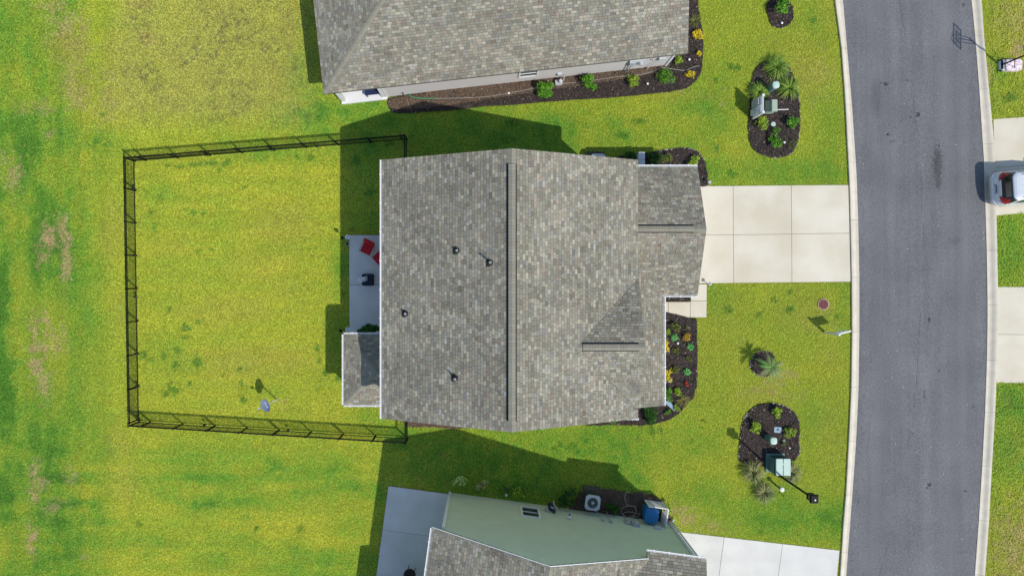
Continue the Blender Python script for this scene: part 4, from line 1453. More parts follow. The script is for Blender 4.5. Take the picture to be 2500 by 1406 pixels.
# ------------------------------------------------------------------ plants
def leafball(m, c, rx, ry, h, n, leaf, cols, r, z0=.0, shape=1.0, up=.35):
    """leaf-sized faces spread through an uneven crown"""
    lobes = [(Vector((r.uniform(-.68, .68) * rx, r.uniform(-.68, .68) * ry, r.uniform(.35, .8) * h)), r.uniform(.25, .55)) for _ in range(9)]
    lobes.append((Vector((0, 0, .55 * h)), .6))
    for i in range(n):
        lc, lr = r.choice(lobes)
        th, ph = r.uniform(0, 2 * math.pi), math.acos(r.uniform(-.5, 1))
        rad = lr * (r.random() ** .45)
        dirv = Vector((math.sin(ph) * math.cos(th), math.sin(ph) * math.sin(th), math.cos(ph)))
        p = Vector(c) + lc + Vector((dirv.x * rx * rad, dirv.y * ry * rad, dirv.z * h * .5 * rad))
        if p.z < c[2] + .03:
            p.z = c[2] + .03 + r.random() * .1
        nrm = (dirv * .7 + Vector((r.uniform(-1, 1), r.uniform(-1, 1), r.uniform(-.2, 1) + up))).normalized()
        a = nrm.orthogonal().normalized()
        a = Matrix.Rotation(r.uniform(0, 6.28), 3, nrm) @ a
        b = nrm.cross(a)
        l = leaf * r.uniform(.65, 1.3)
        w = l * .36
        col = r.choice(cols)
        k = r.uniform(.75, 1.25)
        m.cur = tuple(x * k for x in col)
        bend = nrm * (-l * .15)
        m.add([p - a * l * .5, p + b * w, p + a * l * .5 + bend, p - b * w], [(0, 1, 2), (0, 2, 3)])


PAL = {
    'bright': [(.075, .22, .018), (.11, .28, .022), (.05, .16, .015), (.15, .33, .03)],
    'lime': [(.20, .33, .022), (.27, .38, .03), (.12, .24, .02), (.34, .42, .05)],
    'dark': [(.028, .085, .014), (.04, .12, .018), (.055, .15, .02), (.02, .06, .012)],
    'yellow': [(.75, .55, .015), (.80, .64, .03), (.62, .46, .02), (.45, .42, .03)],
    'orange': [(.55, .26, .03), (.62, .36, .05), (.35, .22, .03), (.28, .27, .04)],
    'red': [(.55, .04, .035), (.42, .02, .025), (.6, .10, .08), (.10, .16, .03)],
    'olive': [(.14, .17, .03), (.10, .14, .025), (.18, .20, .05), (.08, .10, .03)],
    'pale': [(.38, .50, .14), (.28, .42, .09), (.46, .56, .20), (.18, .32, .05)],
    'bronze': [(.34, .34, .14), (.28, .14, .10), (.26, .36, .10), (.44, .44, .16)],
}


def shrub(px, py, r, h, pal, label, leaf=.075, n=None, group=None, ry=None, name='shrub', open_=False):
    rr = random.Random(int(px * 7 + py * 13))
    r, ry = r * 1.12, (ry * 1.12 if ry else None)
    b = W(px, py, h * .55)
    root = thing(name, label, 'shrub' if name == 'shrub' else 'plant', (b.x, b.y, .03), group)
    m = MB()
    n = n or int(170 + 2300 * r * r)
    leafball(m, (0, 0, 0), r, ry or r, h, n, leaf, PAL[pal], rr)
    m.build('foliage', M['leaf'], root, local=True)
    s = MB()
    for k in range(5):
        a = rr.uniform(0, 6.28)
        e = rr.uniform(.3, .7)
        s.tube([(0, 0, -.05), (math.cos(a) * r * e * .4, math.sin(a) * r * e * .4, h * .35), (math.cos(a) * r * e, math.sin(a) * r * e, h * .75)], [.018, .012, .006], 5)
    s.build('stem', M['stem'], root, local=True)
    return root


def tuft(px, py, r, h, label, cols, n=130, w=.016, droop=.5, name='ornamental_grass', group=None, zc=.4, bias=(0, 0)):
    """fountain of narrow arching blades"""
    rr = random.Random(int(px * 3 + py * 5))
    b = W(px, py, h * zc)
    root = thing(name, label, 'plant', (b.x, b.y, .03), group)
    m = MB()
    for k in range(n):
        a = rr.uniform(0, 2 * math.pi)
        el = rr.uniform(.25, 1.35)
        L = r * rr.uniform(.75, 1.25)
        d = Vector((math.cos(a), math.sin(a), 0))
        s = Vector((-d.y, d.x, 0))
        ww = w * rr.uniform(.7, 1.3)
        prev = None
        pts = []
        for i in range(5):
            t = i / 4
            hor = L * (t ** 1.1) * math.cos(el * (1 - .5 * t)) + bias[0] * 0
            z = h * (math.sin(el) * (1.9 * t - (1.0 + droop * .6) * t * t)) + .02
            pts.append((d * hor + Vector((bias[0] * t * t, bias[1] * t * t, max(z, .01))), ww * (1 - t) ** .6 + .002))
        kf = rr.uniform(.75, 1.25)
        col = rr.choice(cols)
        for i in range(4):
            (p, wa), (q, wb) = pts[i], pts[i + 1]
            tip = i / 3
            m.cur = tuple(x * kf for x in col)
            m.add([p - s * wa, p + s * wa, q + s * wb, q - s * wb], [(0, 1, 2, 3)])
    m.build('blades', M['leaf'], root, local=True)
    c = MB().lathe([(.05, 0), (.07, .05), (.03, .14)], (0, 0, -.03), 8)
    c.build('crown', M['stem'], root, local=True)
    return root


GG = 'shrubs in the grey house bed'
shrub(1333, 213, .52, .95, 'bright', 'largest bright green leafy shrub beside the grey house wall, next to its window', .10, group=GG)
shrub(1440, 205, .44, .85, 'bright', 'green glossy shrub with a ragged outline, second from the grey house window', .10, group=GG)
shrub(1543, 198, .36, .6, 'lime', 'small round light green shrub in the grey house bed below the meters', .07, group=GG)
shrub(1623, 187, .48, .8, 'bright', 'feathery mid green shrub near the lower right corner of the grey house', .06, n=900, group=GG)
shrub(1700, 82, .30, .45, 'yellow', 'bright yellow bush by the right side of the grey house', .07, group=GG)
shrub(1686, 184, .24, .4, 'yellow', 'small yellow bush at the corner tip of the grey house bed', .06, group=GG)
shrub(1656, 143, .28, .45, 'lime', 'yellow green bush against the grey house corner trim', .07, group=GG)
shrub(1706, 133, .16, .3, 'yellow', 'tiny yellow tuft at the lawn edge right of the grey house', .06, group=GG)
tuft(1697, 52, .42, .45, 'thin olive spiky grass beside the right edge of the grey house roof', [(.14, .16, .04), (.20, .20, .06), (.10, .12, .03)], 70, .010)
shrub(1914, 10, .52, .95, 'bright', 'green shrub in the small round bed at the top edge', .10)
SPK = [(.11, .22, .03), (.20, .31, .04), (.07, .15, .02), (.26, .32, .06), (.15, .24, .03)]
tuft(1896, 165, .80, .75, 'tallest fountain grass at the top of the upper island bed', SPK, 240, .017)
tuft(1853, 224, .62, .6, 'fountain grass left of the pale utility pedestal in the upper island bed', SPK, 180, .016)
tuft(1926, 216, .72, .6, 'fountain grass right of the pale utility pedestal in the upper island bed', SPK, 190, .016)
shrub(1854, 301, .40, .65, 'lime', 'lime green bush below the slatted utility rack', .085)
shrub(1932, 300, .33, .6, 'bright', 'compact round green bush at the right rim of the upper island bed', .085)
shrub(1895, 343, .42, .7, 'bright', 'branching bright green bush at the lower end of the upper island bed', .09, n=420)
shrub(1931, 352, .38, .4, 'olive', 'thin sparse feathery plant beside the white garden light in the upper island bed', .05, n=160, ry=.3)
shrub(1894, 318, .22, .5, 'bright', 'small green sprig beside the pale round utility cap', .07, n=120)
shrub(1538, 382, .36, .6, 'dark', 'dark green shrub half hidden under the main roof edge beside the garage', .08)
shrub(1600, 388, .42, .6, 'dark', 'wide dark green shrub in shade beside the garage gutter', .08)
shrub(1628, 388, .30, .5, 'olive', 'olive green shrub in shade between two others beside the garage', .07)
shrub(1692, 394, .34, .5, 'lime', 'sunlit lime green shrub at the garage front corner', .08)
# front bed
FB = 'plants in the front bed'
shrub(1648, 799, .26, .45, 'olive', 'olive narrow leaved shrub nearest the front walk', .10, n=150, group=FB)
shrub(1628, 810, .18, .4, 'lime', 'small yellow green shrub tucked against the porch gutter near the walk', .07, group=FB)
tuft(1646, 824, .22, .28, 'bright green rosette below the olive shrub in the front bed', [(.06, .30, .06), (.10, .36, .08), (.2, .45, .16)], 70, .022, group=FB, name='rosette_plant')
shrub(1677, 824, .24, .4, 'orange', 'orange tinted bush in the front bed', .06, group=FB)
shrub(1629, 848, .24, .5, 'yellow', 'upper yellow bush against the porch gutter', .07, ry=.40, group=FB)
tuft(1685, 847, .22, .28, 'bright green rosette beside the lawn edge, below the orange bush', [(.06, .30, .06), (.10, .36, .08), (.2, .45, .16)], 60, .022, group=FB, name='rosette_plant')
shrub(1649, 857, .20, .3, 'olive', 'low olive bush between the yellow bush and a rosette', .06, group=FB)
shrub(1680, 873, .22, .32, 'olive', 'sparse dark olive bush halfway down the front bed', .07, n=110, group=FB)
shrub(1649, 902, .21, .35, 'olive', 'round olive bush beside the lower yellow bush', .06, group=FB)
shrub(1630, 915, .24, .5, 'yellow', 'lower yellow bush against the porch gutter', .07, ry=.42, group=FB)
tuft(1678, 907, .22, .28, 'bright green rosette just above the red flowers', [(.06, .30, .06), (.10, .36, .08), (.2, .45, .16)], 60, .022, group=FB, name='rosette_plant')
shrub(1676, 936, .15, .25, 'red', 'red flowering plant in the front bed', .06, name='flowering_plant', group=FB)
shrub(1652, 956, .23, .4, 'lime', 'lime bush below the red flowers', .07, group=FB)
shrub(1630, 965, .26, .45, 'bright', 'green shrub hugging the lower end of the porch gutter', .07, ry=.40, group=FB)
tuft(1668, 978, .40, .35, 'brownish spiky grass spilling onto the lawn from the front bed', [(.20, .17, .05), (.14, .13, .04), (.26, .24, .07)], 110, .010, group=FB)
shrub(1651, 995, .19, .3, 'lime', 'small lime bush at the lower tip of the front bed', .06, group=FB)
shrub(1631, 1003, .18, .28, 'bright', 'small green plant beside the blue grey splash block', .07, n=110, group=FB)
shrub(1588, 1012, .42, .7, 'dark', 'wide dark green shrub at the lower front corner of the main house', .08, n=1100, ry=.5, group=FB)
shrub(1500, 1030, .22, .3, 'bright', 'low green plant under the lower eave of the main house', .07, n=120)
shrub(1675, 800, .14, .2, 'olive', 'tiny withered sprig near the walk in the front bed', .05, n=45, group=FB)
# lower island bed
shrub(1895, 1008, .32, .5, 'lime', 'lime bush at the top of the lower island bed', .085)
shrub(1842, 1043, .34, .5, 'lime', 'lime bush at the left of the lower island bed', .085)
shrub(1929, 1052, .36, .5, 'lime', 'spreading lime bush at the right of the lower island bed', .08, n=330)
shrub(1915, 1080, .2, .3, 'olive', 'small olive plant beside the pale round cap in the lower island bed', .06, n=90)
BLD = [(.28, .27, .10), (.36, .33, .15), (.15, .19, .05), (.08, .12, .03), (.06, .09, .04)]
tuft(1838, 1153, .72, .7, 'blond fountain grass left of the large transformer', BLD, 260, .016)
tuft(1932, 1155, .64, .6, 'blond fountain grass right of the large transformer', BLD, 220, .016)
tuft(1866, 1203, .68, .6, 'lowest blond fountain grass below the transformer', BLD, 230, .016)
# green house side
GS = 'plants along the green house wall'
shrub(1122, 1172, .38, .9, 'pale', 'pale green bush on the lawn nearest the grey patio', .13, n=200, group=GS)
shrub(1177, 1184, .33, .7, 'bronze', 'bronze and green bush second from the grey patio', .11, n=150, group=GS)
shrub(1234, 1191, .16, .3, 'olive', 'tiny green plant above the white ground cap', .08, n=50, group=GS)
shrub(1266, 1201, .34, .6, 'lime', 'yellow green bush right of the white ground cap', .10, n=190, group=GS)
shrub(1310, 1205, .20, .35, 'lime', 'small yellow green plant left of the navy dish', .09, n=70, group=GS)
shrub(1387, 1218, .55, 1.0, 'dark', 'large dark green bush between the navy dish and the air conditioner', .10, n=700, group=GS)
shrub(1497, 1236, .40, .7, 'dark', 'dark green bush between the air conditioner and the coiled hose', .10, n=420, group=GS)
shrub(1624, 1238, .36, .7, 'lime', 'sunlit leafy bush right of the blue bin', .09, n=260, group=GS)
shrub(901, 803, .62, .8, 'dark', 'dark glossy shrub at the lower end of the back patio', .10, n=1500, ry=.28)


def palm():
    h = 1.12
    b = W(1862, 889)
    root = thing('palm_tree', 'young palm with arching feathery fronds in a small round bed', 'palm', (b.x, b.y, .02))
    top = Vector((.0, .0, h))
    MB().tube([(0, 0, -.05), (.01, 0, .3), (.01, -.01, .7), top], [.10, .08, .06, .04], 8).build('trunk', M['stem'], root, local=True)
    r = random.Random(9)
    fr = [(-40, .95, 40), (-62, .8, 30), (-15, .9, 45), (10, 1.0, 50), (40, .75, 35), (72, .8, 60), (118, .95, 42), (150, 1.0, 34), (178, .85, 48), (206, 1.0, 36), (235, .9, 40), (262, 1.0, 30), (292, .85, 50)]
    for k, (ad, L, eld) in enumerate(fr):
        a = math.radians(ad + r.uniform(-5, 5))
        el = math.radians(eld)
        d = Vector((math.cos(a), math.sin(a), 0))
        s = Vector((-d.y, d.x, 0))
        m = MB()
        N = 26
        spine = []
        for i in range(N + 1):
            t = i / N
            spine.append(top + d * (L * t * (math.cos(el) * .8 + .25 * t)) + Vector((0, 0, L * (math.sin(el) * t * .9 - .62 * t * t))) + s * (.10 * t * t * (1 if k % 2 else -1)))
        col = r.choice([(.15, .23, .06), (.10, .26, .045), (.20, .24, .09), (.26, .27, .12)])
        for i in range(3, N + 1):
            p = spine[i]
            tg = (spine[i] - spine[i - 1]).normalized()
            ll = .24 * math.sin(math.pi * min(1, (i / N) * .80 + .15)) + .02
            for sg in (-1, 1):
                q = p + s * sg * ll * .62 + tg * ll * .75 + Vector((0, 0, .05 - .12 * (i / N)))
                kf = r.uniform(.8, 1.2)
                m.cur = tuple(x * kf for x in col)
                m.add([p - tg * .015, p + tg * .015, q], [(0, 1, 2)])
        m.cur = (.42, .42, .22)
        m.tube(spine, [.014 - .011 * i / N for i in range(N + 1)], 4)
        m.build('frond', M['leaf'], root, local=True)
    m = MB()
    for k in range(16):
        a = r.uniform(0, 6.28)
        q = top + Vector((math.cos(a) * .22, math.sin(a) * .22, r.uniform(.12, .4)))
        sd_ = Vector((-math.sin(a), math.cos(a), 0)) * .018
        m.cur = (.10, .38, .04)
        m.add([top - sd_, top + sd_, q], [(0, 1, 2)])
    m.build('spear_leaves', M['leaf'], root, local=True)


palm()
# ------------------------------------------------------------------ back patio
def lounge_chair(px, py, face, label):
    """swivel lounge chair: face = plan direction it faces"""
    b = W(px, py, .45)
    t = thing('patio_chair', label, 'chair', (b.x, b.y, .06), 'red patio chairs')
    MB().rbox((.03, 0, .40), (.62, .60, .14), 0, .03, crown=.015).build('seat_cushion', M['red'], t, local=True)
    Rb = Matrix.Rotation(-.22, 3, 'Y')
    MB().box((-.30, 0, .70), (.13, .60, .56), M=Rb, taper=.92).build('back_cushion', M['red'], t, local=True)
    for s in (-1, 1):
        MB().tube([(.34, s * .335, .02), (.34, s * .335, .58), (.10, s * .335, .62), (-.26, s * .335, .60), (-.42, s * .32, .96)], .018, 6).build('arm_frame', M['terracotta'], t, local=True)
        MB().box((.02, s * .335, .625), (.5, .05, .025)).build('arm_rest', M['terracotta'], t, local=True)
    MB().tube([(-.42, -.32, .96), (-.44, 0, 1.0), (-.42, .32, .96)], .018, 6).build('back_rail', M['terracotta'], t, local=True)
    MB().lathe([(.26, 0), (.27, .02), (.05, .05), (.04, .33)], (0, 0, 0), 18).build('swivel_base', M['bronze'], t, local=True)
    t.rotation_euler = (0, 0, math.atan2(-face[1], face[0]))
    t.scale = (1.05, 1.05, 1.0)
    return t


lounge_chair(898, 605, (-.42, .9), 'red cushioned patio chair standing fully clear of the roof edge')
lounge_chair(929, 629, (-.75, .66), 'red cushioned patio chair partly hidden under the roof gutter')
b = W(898.5, 683, .42)
t = thing('patio_table', 'low black square table with rounded corners on the grey patio', 'table', (b.x, b.y, .06))
MB().rbox((0, 0, .40), (.70, .68, .07), 0, .05).build('table_top', M['navy'], t, local=True)
for (x, y) in ((-.26, -.25), (.26, -.25), (-.26, .25), (.26, .25)):
    MB().box((x, y, .18), (.05, .05, .37)).build('leg', M['navy'], t, local=True)
# white ornament lying across the table
b = W(884, 682, .5)
t = thing('ornament', 'white ornament of three ringed stalks lying across the black table', 'ornament', (b.x, b.y, .50))
for k, (x, y, z) in enumerate(((-.32, -.03, .06), (-.18, .0, .07), (-.05, .04, .09))):
    m = MB()
    m.tube([(x + .05 * math.cos(a), y + .05 * math.sin(a), z + .02) for a in [2 * math.pi * i / 12 for i in range(13)]], .022, 6, cap=False)
    m.build('ring', M['white'], t, local=True)
    MB().lathe([(.03, 0), (.03, .01)], (x, y, z), 10).build('ring_hole', M['dark_plastic'], t, local=True)
    for j in range(4):
        yy = y + (j - 1.5) * .035
        MB().tube([(x + .05, yy, z), (x + .2, yy + (j - 1.5) * .03, z + .02), (x + .36, yy + (j - 1.5) * .045 + .01 * k, z - .01)], [.018, .022, .014], 5).build('stalk', M['white'], t, local=True)
# garden stakes at the patio edge
for (px, py, lb) in ((836, 581, 'solar torch with a flame shaped head at the upper corner of the patio'), (832, 807, 'solar torch with a flame shaped head beside the small back roof')):
    b = W(px, py, .9)
    t = thing('solar_torch', lb, 'garden light', (b.x, b.y, 0), 'solar torches by the patio')
    MB().tube([(0, 0, -.05), (0, 0, .85)], .014, 6).build('stake', M['black_metal'], t, local=True)
    MB().lathe([(.02, .8), (.085, .86), (.10, .95), (.07, 1.06), (.02, 1.18)], (0, 0, 0), 12).build('torch_head', M['black_metal'], t, local=True)
for (px, py, lb, hh) in ((848, 579, 'white metal flower ornament at the upper patio corner', .35), (849, 804, 'white metal flower ornament beside the small back roof', .35)):
    b = W(px, py, hh)
    t = thing('flower_ornament', lb, 'ornament', (b.x, b.y, 0), 'white flower ornaments')
    MB().tube([(0, 0, -.05), (0, 0, hh)], .010, 5).build('stem', M['black_metal'], t, local=True)
    for k in range(5):
        a = 2 * math.pi * k / 5 + .3
        MB().lathe([(.01, -.01), (.055, 0), (.06, .012), (.02, .02)], (math.cos(a) * .085, math.sin(a) * .085, hh), 10).build('petal', M['white'], t, local=True)
    MB().lathe([(.01, 0), (.035, .01), (.02, .04)], (0, 0, hh), 8).build('flower_centre', M['dark_plastic'], t, local=True)
b = W(848, 595, .15)
t = thing('planter_pot', 'small pale terracotta pot on the grass beside the patio', 'pot', (b.x, b.y, -.02))
MB().lathe([(.07, 0), (.10, .16), (.115, .18), (.115, .21), (.09, .21), (.085, .16)], (0, 0, 0), 14).build('pot', M['terracotta'], t, local=True)
MB().lathe([(.088, .0), (.05, .02)], (0, 0, .17), 12).build('soil', M['mulch'], t, local=True)


# ------------------------------------------------------------------ satellite dishes
def dish(loc, label, face, h, material, size, mast_lean=(0, 0, 0), tilt=25):
    """face: azimuth (deg, plan) the dish looks to"""
    t = thing('satellite_dish', label, 'satellite dish', loc)
    MB().tube([(0, 0, -.05), (mast_lean[0], mast_lean[1], h)], .030, 8).build('mast', M['white'], t, local=True)
    c = Vector((mast_lean[0], mast_lean[1], h))
    n = Vector((math.cos(math.radians(face)) * math.cos(math.radians(tilt)), math.sin(math.radians(face)) * math.cos(math.radians(tilt)), math.sin(math.radians(tilt))))
    R = n.to_track_quat('Z', 'Y').to_matrix()
    prof = [(.0, .0), (size * .35, .012), (size * .7, .05), (size * .97, .10), (size, .11), (size, .095), (size * .7, .03), (size * .3, -.012), (.0, -.02)]
    m = MB()
    K = 28
    vs, fs = [], []
    cc = c + n * .08
    for (r, z) in prof:
        for k in range(K):
            a = 2 * math.pi * k / K
            vs.append(R @ Vector((max(r, .002) * math.cos(a), max(r, .002) * math.sin(a) * 1.12, z)) + cc)
    for i in range(len(prof) - 1):
        for k in range(K):
            fs.append((i * K + k, i * K + (k + 1) % K, (i + 1) * K + (k + 1) % K, (i + 1) * K + k))
    m.add(vs, fs).build('reflector', material, t, smooth=True, local=True)
    low = cc + R @ Vector((0, -size * 1.0, .05))
    end = cc + n * (size * 1.15) + R @ Vector((0, -size * .55, 0))
    MB().tube([low, (low + end) / 2 + Vector((0, 0, -.03)), end], .016, 6).build('feed_arm', M['grey_box'], t, local=True)
    MB().box(end, (.10, .10, .12), M=R).build('feed_horn', M['grey_box'], t, local=True)
    MB().box(c - n * .0, (.10, .10, .16), M=R).build('bracket', M['galv'], t, local=True)
    return t, cc, R


b = W(676, 975)
t, cc, R = dish((b.x, b.y, 0), 'blue grey satellite dish on a short mast in the back yard lawn', 205, 1.42, M['slate_blue'], .36, (-.03, 0), 52)
for k in range(4):
    MB().box(cc + R @ Vector((-.16 + .1 * k, -.02 + .02 * (k % 2), .035)), (.055, .09, .02), M=R).build('emblem_mark', M['white'], t, local=True)
b = W(1352, 1222, 0)
t, cc, R = dish((b.x, b.y, 0), 'navy satellite dish beside the green house wall', 190, .95, M['dark_blue'], .33, (-.06, -.03), 30)
for k in range(4):
    MB().box(cc + R @ Vector((-.02 + .02 * (k % 2), -.14 + .09 * k, .035)), (.09, .055, .02), M=R).build('emblem_mark', M['white'], t, local=True)

# ------------------------------------------------------------------ air conditioners
def ac_unit(loc, rz, label, top=True):
    t = thing('air_conditioner', label, 'air conditioner', loc)
    MB().box((-.02, .12, .03), (.98, 1.15, .10)).build('pad', M['joint'], t, local=True)
    MB().rbox((0, 0, .45), (.80, .80, .74), 0, .06).build('cabinet', M['util_dark'], t, local=True)
    top_ = MB()
    # pale top plate with a round opening
    n = 40
    vs, fs = [], []
    for k in range(n):
        a = 2 * math.pi * k / n
        c_, s_ = math.cos(a), math.sin(a)
        f = .42 / max(abs(c_), abs(s_))
        f = min(f, .50)
        vs += [(c_ * f, s_ * f, .80), (c_ * f, s_ * f, .86), (c_ * .30, s_ * .30, .885), (c_ * .30, s_ * .30, .80)]
    for k in range(n):
        j = (k + 1) % n
        for q in range(3):
            fs.append((k * 4 + q, j * 4 + q, j * 4 + q + 1, k * 4 + q + 1))
    top_.add(vs, fs).build('top_plate', M['light_metal'], t, local=True)
    MB().lathe([(.30, .0), (.30, .01)], (0, 0, .78), 24).build('fan_well', M['dark_plastic'], t, local=True)
    for k in range(3):
        a = 2 * math.pi * k / 3 + .5
        m = MB()
        for s in range(4):
            a0, a1 = a + s * .2, a + (s + 1) * .2
            z0, z1 = .80 + s * .012, .80 + (s + 1) * .012
            m.add([(math.cos(a0) * .06, math.sin(a0) * .06, z0), (math.cos(a0) * .27, math.sin(a0) * .27, z0), (math.cos(a1) * .27, math.sin(a1) * .27, z1), (math.cos(a1) * .06, math.sin(a1) * .06, z1)], [(0, 1, 2, 3)])
        m.build('fan_blade', M['dark_plastic'], t, local=True)
    MB().lathe([(.075, .85), (.075, .90), (.05, .91)], (0, 0, 0), 14).build('fan_hub', M['light_metal'], t, local=True)
    g = MB()
    for rr in (.12, .18, .24, .29):
        g.tube([(math.cos(2 * math.pi * i / 24) * rr, math.sin(2 * math.pi * i / 24) * rr, .89) for i in range(25)], .003, 4, cap=False)
    for k in range(12):
        a = 2 * math.pi * k / 12
        g.tube([(math.cos(a) * .06, math.sin(a) * .06, .892), (math.cos(a) * .31, math.sin(a) * .31, .885)], .003, 4)
    g.build('fan_guard', M['grey_box'], t, local=True)
    t.rotation_euler = (0, 0, rz)
    return t


b = W(1447, 1227, .85)
ac_unit((b.x, b.y, 0), GA, 'air conditioner with a round fan grille beside the green house')
b = W(1461, 394, .9)
ac_unit((b.x, b.y, 0), 0, 'air conditioner almost hidden under the upper roof edge of the main house')
# grey storage box beside the garage
b = W(1563, 392, .6)
t = thing('storage_box', 'narrow grey storage box in shade between the main wall and the garage bed', 'box', (b.x, b.y, .03))
MB().rbox((0, 0, .45), (.34, .80, .9), 0, .03).build('body', M['grey_box'], t, local=True)
MB().rbox((0, .2, .93), (.36, .41, .06), 0, .02).build('lid', M['light_metal'], t, local=True)
MB().rbox((0, -.22, .93), (.36, .40, .06), 0, .02).build('lid', M['light_metal'], t, local=True)

# ------------------------------------------------------------------ blue bin behind a lattice screen
b = W(1590, 1258, .9)
t = thing('wheelie_bin', 'blue wheelie bin behind a white lattice screen at the green house', 'bin', (b.x, b.y, 0))
m = MB().box((0, 0, .50), (.62, .66, .92))
m.build('body', M['bin_blue'], t, local=True)
MB().rbox((0, .02, 1.01), (.74, .78, .09), 0, .03, crown=.03).build('lid', M['bin_blue'], t, local=True)
MB().tube([(-.28, -.42, 1.0), (.28, -.42, 1.0)], .02, 6).build('handle', M['bin_blue'], t, local=True)
for x in (-.28, .28):
    MB().lathe([(.11, -.03), (.11, .03)], (x, -.34, .11), 12, Matrix.Rotation(math.pi / 2, 3, 'Y')).build('wheel', M['tyre'], t, local=True)
t.rotation_euler = (0, 0, GA)


def lattice(p0, p1, h, label):
    p0, p1 = Vector(p0), Vector(p1)
    t = thing('lattice_screen', label, 'screen', p0, 'lattice panels round the blue bin')
    d = (p1 - p0)
    L = d.length
    d.normalize()
    R = Matrix.Rotation(math.atan2(d.y, d.x), 3, 'Z')
    for q in (0, L):
        MB().box(p0 + d * q + Vector((0, 0, h / 2)), (.07, .07, h + .08), M=R).build('post', M['white'], t)
    for z in (.08, h - .03):
        MB().box(p0 + d * L / 2 + Vector((0, 0, z)), (L, .05, .05), M=R).build('rail', M['white'], t)
    n = max(5, int(L / .085))
    for k in range(1, n):
        MB().box(p0 + d * (L * k / n) + Vector((0, 0, h / 2)), (.03, .02, h - .1), M=R).build('slat', M['white'], t)
    for k in range(1, 7):
        o = d.cross(Vector((0, 0, 1))) * .014
        MB().box(p0 + d * L / 2 + o + Vector((0, 0, h * k / 7)), (L, .02, .028), M=R).build('slat', M['white'], t)
    return t


lattice(GL(11.02, 1.10), GL(12.02, 1.10), 1.15, 'white lattice panel on the lawn side of the blue bin')
lattice(GL(12.08, 1.04), GL(12.08, .12), 1.15, 'white lattice panel on the driveway side of the blue bin')


# ------------------------------------------------------------------ hoses
def hose(name, label, pts, r, material, z=.09):
    path = []
    P = [W(*p[:2]) for p in pts]
    n = 6
    m_ = len(P)
    for i in range(m_ - 1):
        p0, p1, p2, p3 = P[max(i - 1, 0)], P[i], P[i + 1], P[min(i + 2, m_ - 1)]
        for k in range(n):
            t = k / n
            q = .5 * ((2 * p1) + (-p0 + p2) * t + (2 * p0 - 5 * p1 + 4 * p2 - p3) * t * t + (-p0 + 3 * p1 - 3 * p2 + p3) * t ** 3)
            path.append(Vector((q.x, q.y, z + .01 * math.sin(i * 1.7 + t * 2))))
    path.append(Vector((P[-1].x, P[-1].y, z)))
    o = MB().tube(path, r, 6).build(name, material)
    return tag(o, label, 'hose')


o = hose('garden_hose', 'green length of hose hanging from the grey house spigot', [(997, 230), (1003, 236), (1015, 240), (1035, 242), (1063, 242)], .022, M['hose_green'], .11)
hose('drip_hose', 'long thin grey hose running through the bed of the grey house', [(1063, 242), (1130, 241), (1193, 237), (1245, 228), (1302, 218), (1360, 207), (1420, 202), (1500, 190), (1560, 184), (1590, 177), (1615, 167), (1645, 171), (1670, 174), (1690, 166), (1706, 162)], .012, M['hose_grey'], .10)
coil = [(1538, 1201), (1530, 1198), (1525, 1208), (1526, 1222), (1534, 1232), (1548, 1234), (1553, 1240), (1550, 1252), (1540, 1258), (1528, 1260), (1518, 1252), (1518, 1240), (1530, 1233), (1545, 1234), (1552, 1246), (1546, 1258), (1534, 1262), (1524, 1258), (1522, 1250), (1535, 1247), (1550, 1250), (1562, 1252), (1555, 1258), (1543, 1262), (1536, 1268)]
hose('garden_hose', 'tan hose lying in loose coils beside the blue bin', coil, .017, M['hose_tan'], .10)

# white ground cap by the green house
b = W(1236, 1208)
t = thing('cleanout_cap', 'small round white ground cap in the lawn beside the green house', 'cap', (b.x, b.y, 0))
MB().lathe([(.075, -.03), (.075, .05), (.05, .06)], (0, 0, 0), 14).build('cap', M['white'], t, local=True)
MB().box((0, 0, .07), (.05, .05, .03)).build('plug', M['white'], t, local=True)
b = W(1000, 1402, .6)
t = thing('patio_stool', 'dark round stool on the neighbouring patio at the bottom edge', 'stool', (b.x, b.y, .05))
MB().lathe([(.30, 0), (.34, .04), (.34, .10), (.30, .13)], (0, 0, .5), 20).build('seat', M['bronze'], t, local=True)
for k in range(4):
    a = k * math.pi / 2 + .4
    MB().tube([(math.cos(a) * .3, math.sin(a) * .3, .0), (math.cos(a) * .22, math.sin(a) * .22, .52)], .02, 6).build('leg', M['bronze'], t, local=True)

# ------------------------------------------------------------------ utility boxes
b = W(1882, 216, .4)
t = thing('utility_pedestal', 'tall pale green utility pedestal between the fountain grasses', 'pedestal', (b.x, b.y, 0))
MB().rbox((0, 0, .5), (.36, .36, 1.0), .1, .05).build('body', M['util_green'], t, local=True)
MB().rbox((0, 0, 1.06), (.40, .40, .14), .1, .06, crown=.02).build('cap', M['util_pale'], t, local=True)

b = W(1875, 263, .25)
t = thing('power_pedestal', 'small dark green power box with a pale sloping top in the upper island bed', 'utility box', (b.x, b.y, 0))
MB().box((0, 0, .32), (.62, .62, .64)).build('body', M['util_dark'], t, local=True)
m = MB().add([(-.02, -.34, .66), (.34, -.34, .66), (.34, .34, .66), (-.02, .34, .66), (.02, -.32, .76), (.33, -.32, .72), (.33, .32, .72), (.02, .32, .76)], [(0, 3, 2, 1), (4, 5, 6, 7), (0, 1, 5, 4), (1, 2, 6, 5), (2, 3, 7, 6), (3, 0, 4, 7)])
m.build('lid', M['util_olive'], t, local=True)
m = MB().box((-.18, 0, .652), (.3, .6, .02))
m.build('hinge_plate', M['util_dark'], t, local=True)
MB().box((.0, -.325, .33), (.5, .02, .4)).build('door', M['util_olive'], t, local=True)
b = W(1907, 269.5)
t = thing('white_pipe', 'thin white pipe lying on the mulch beside the dark green power box', 'pipe', (b.x, b.y, .08))
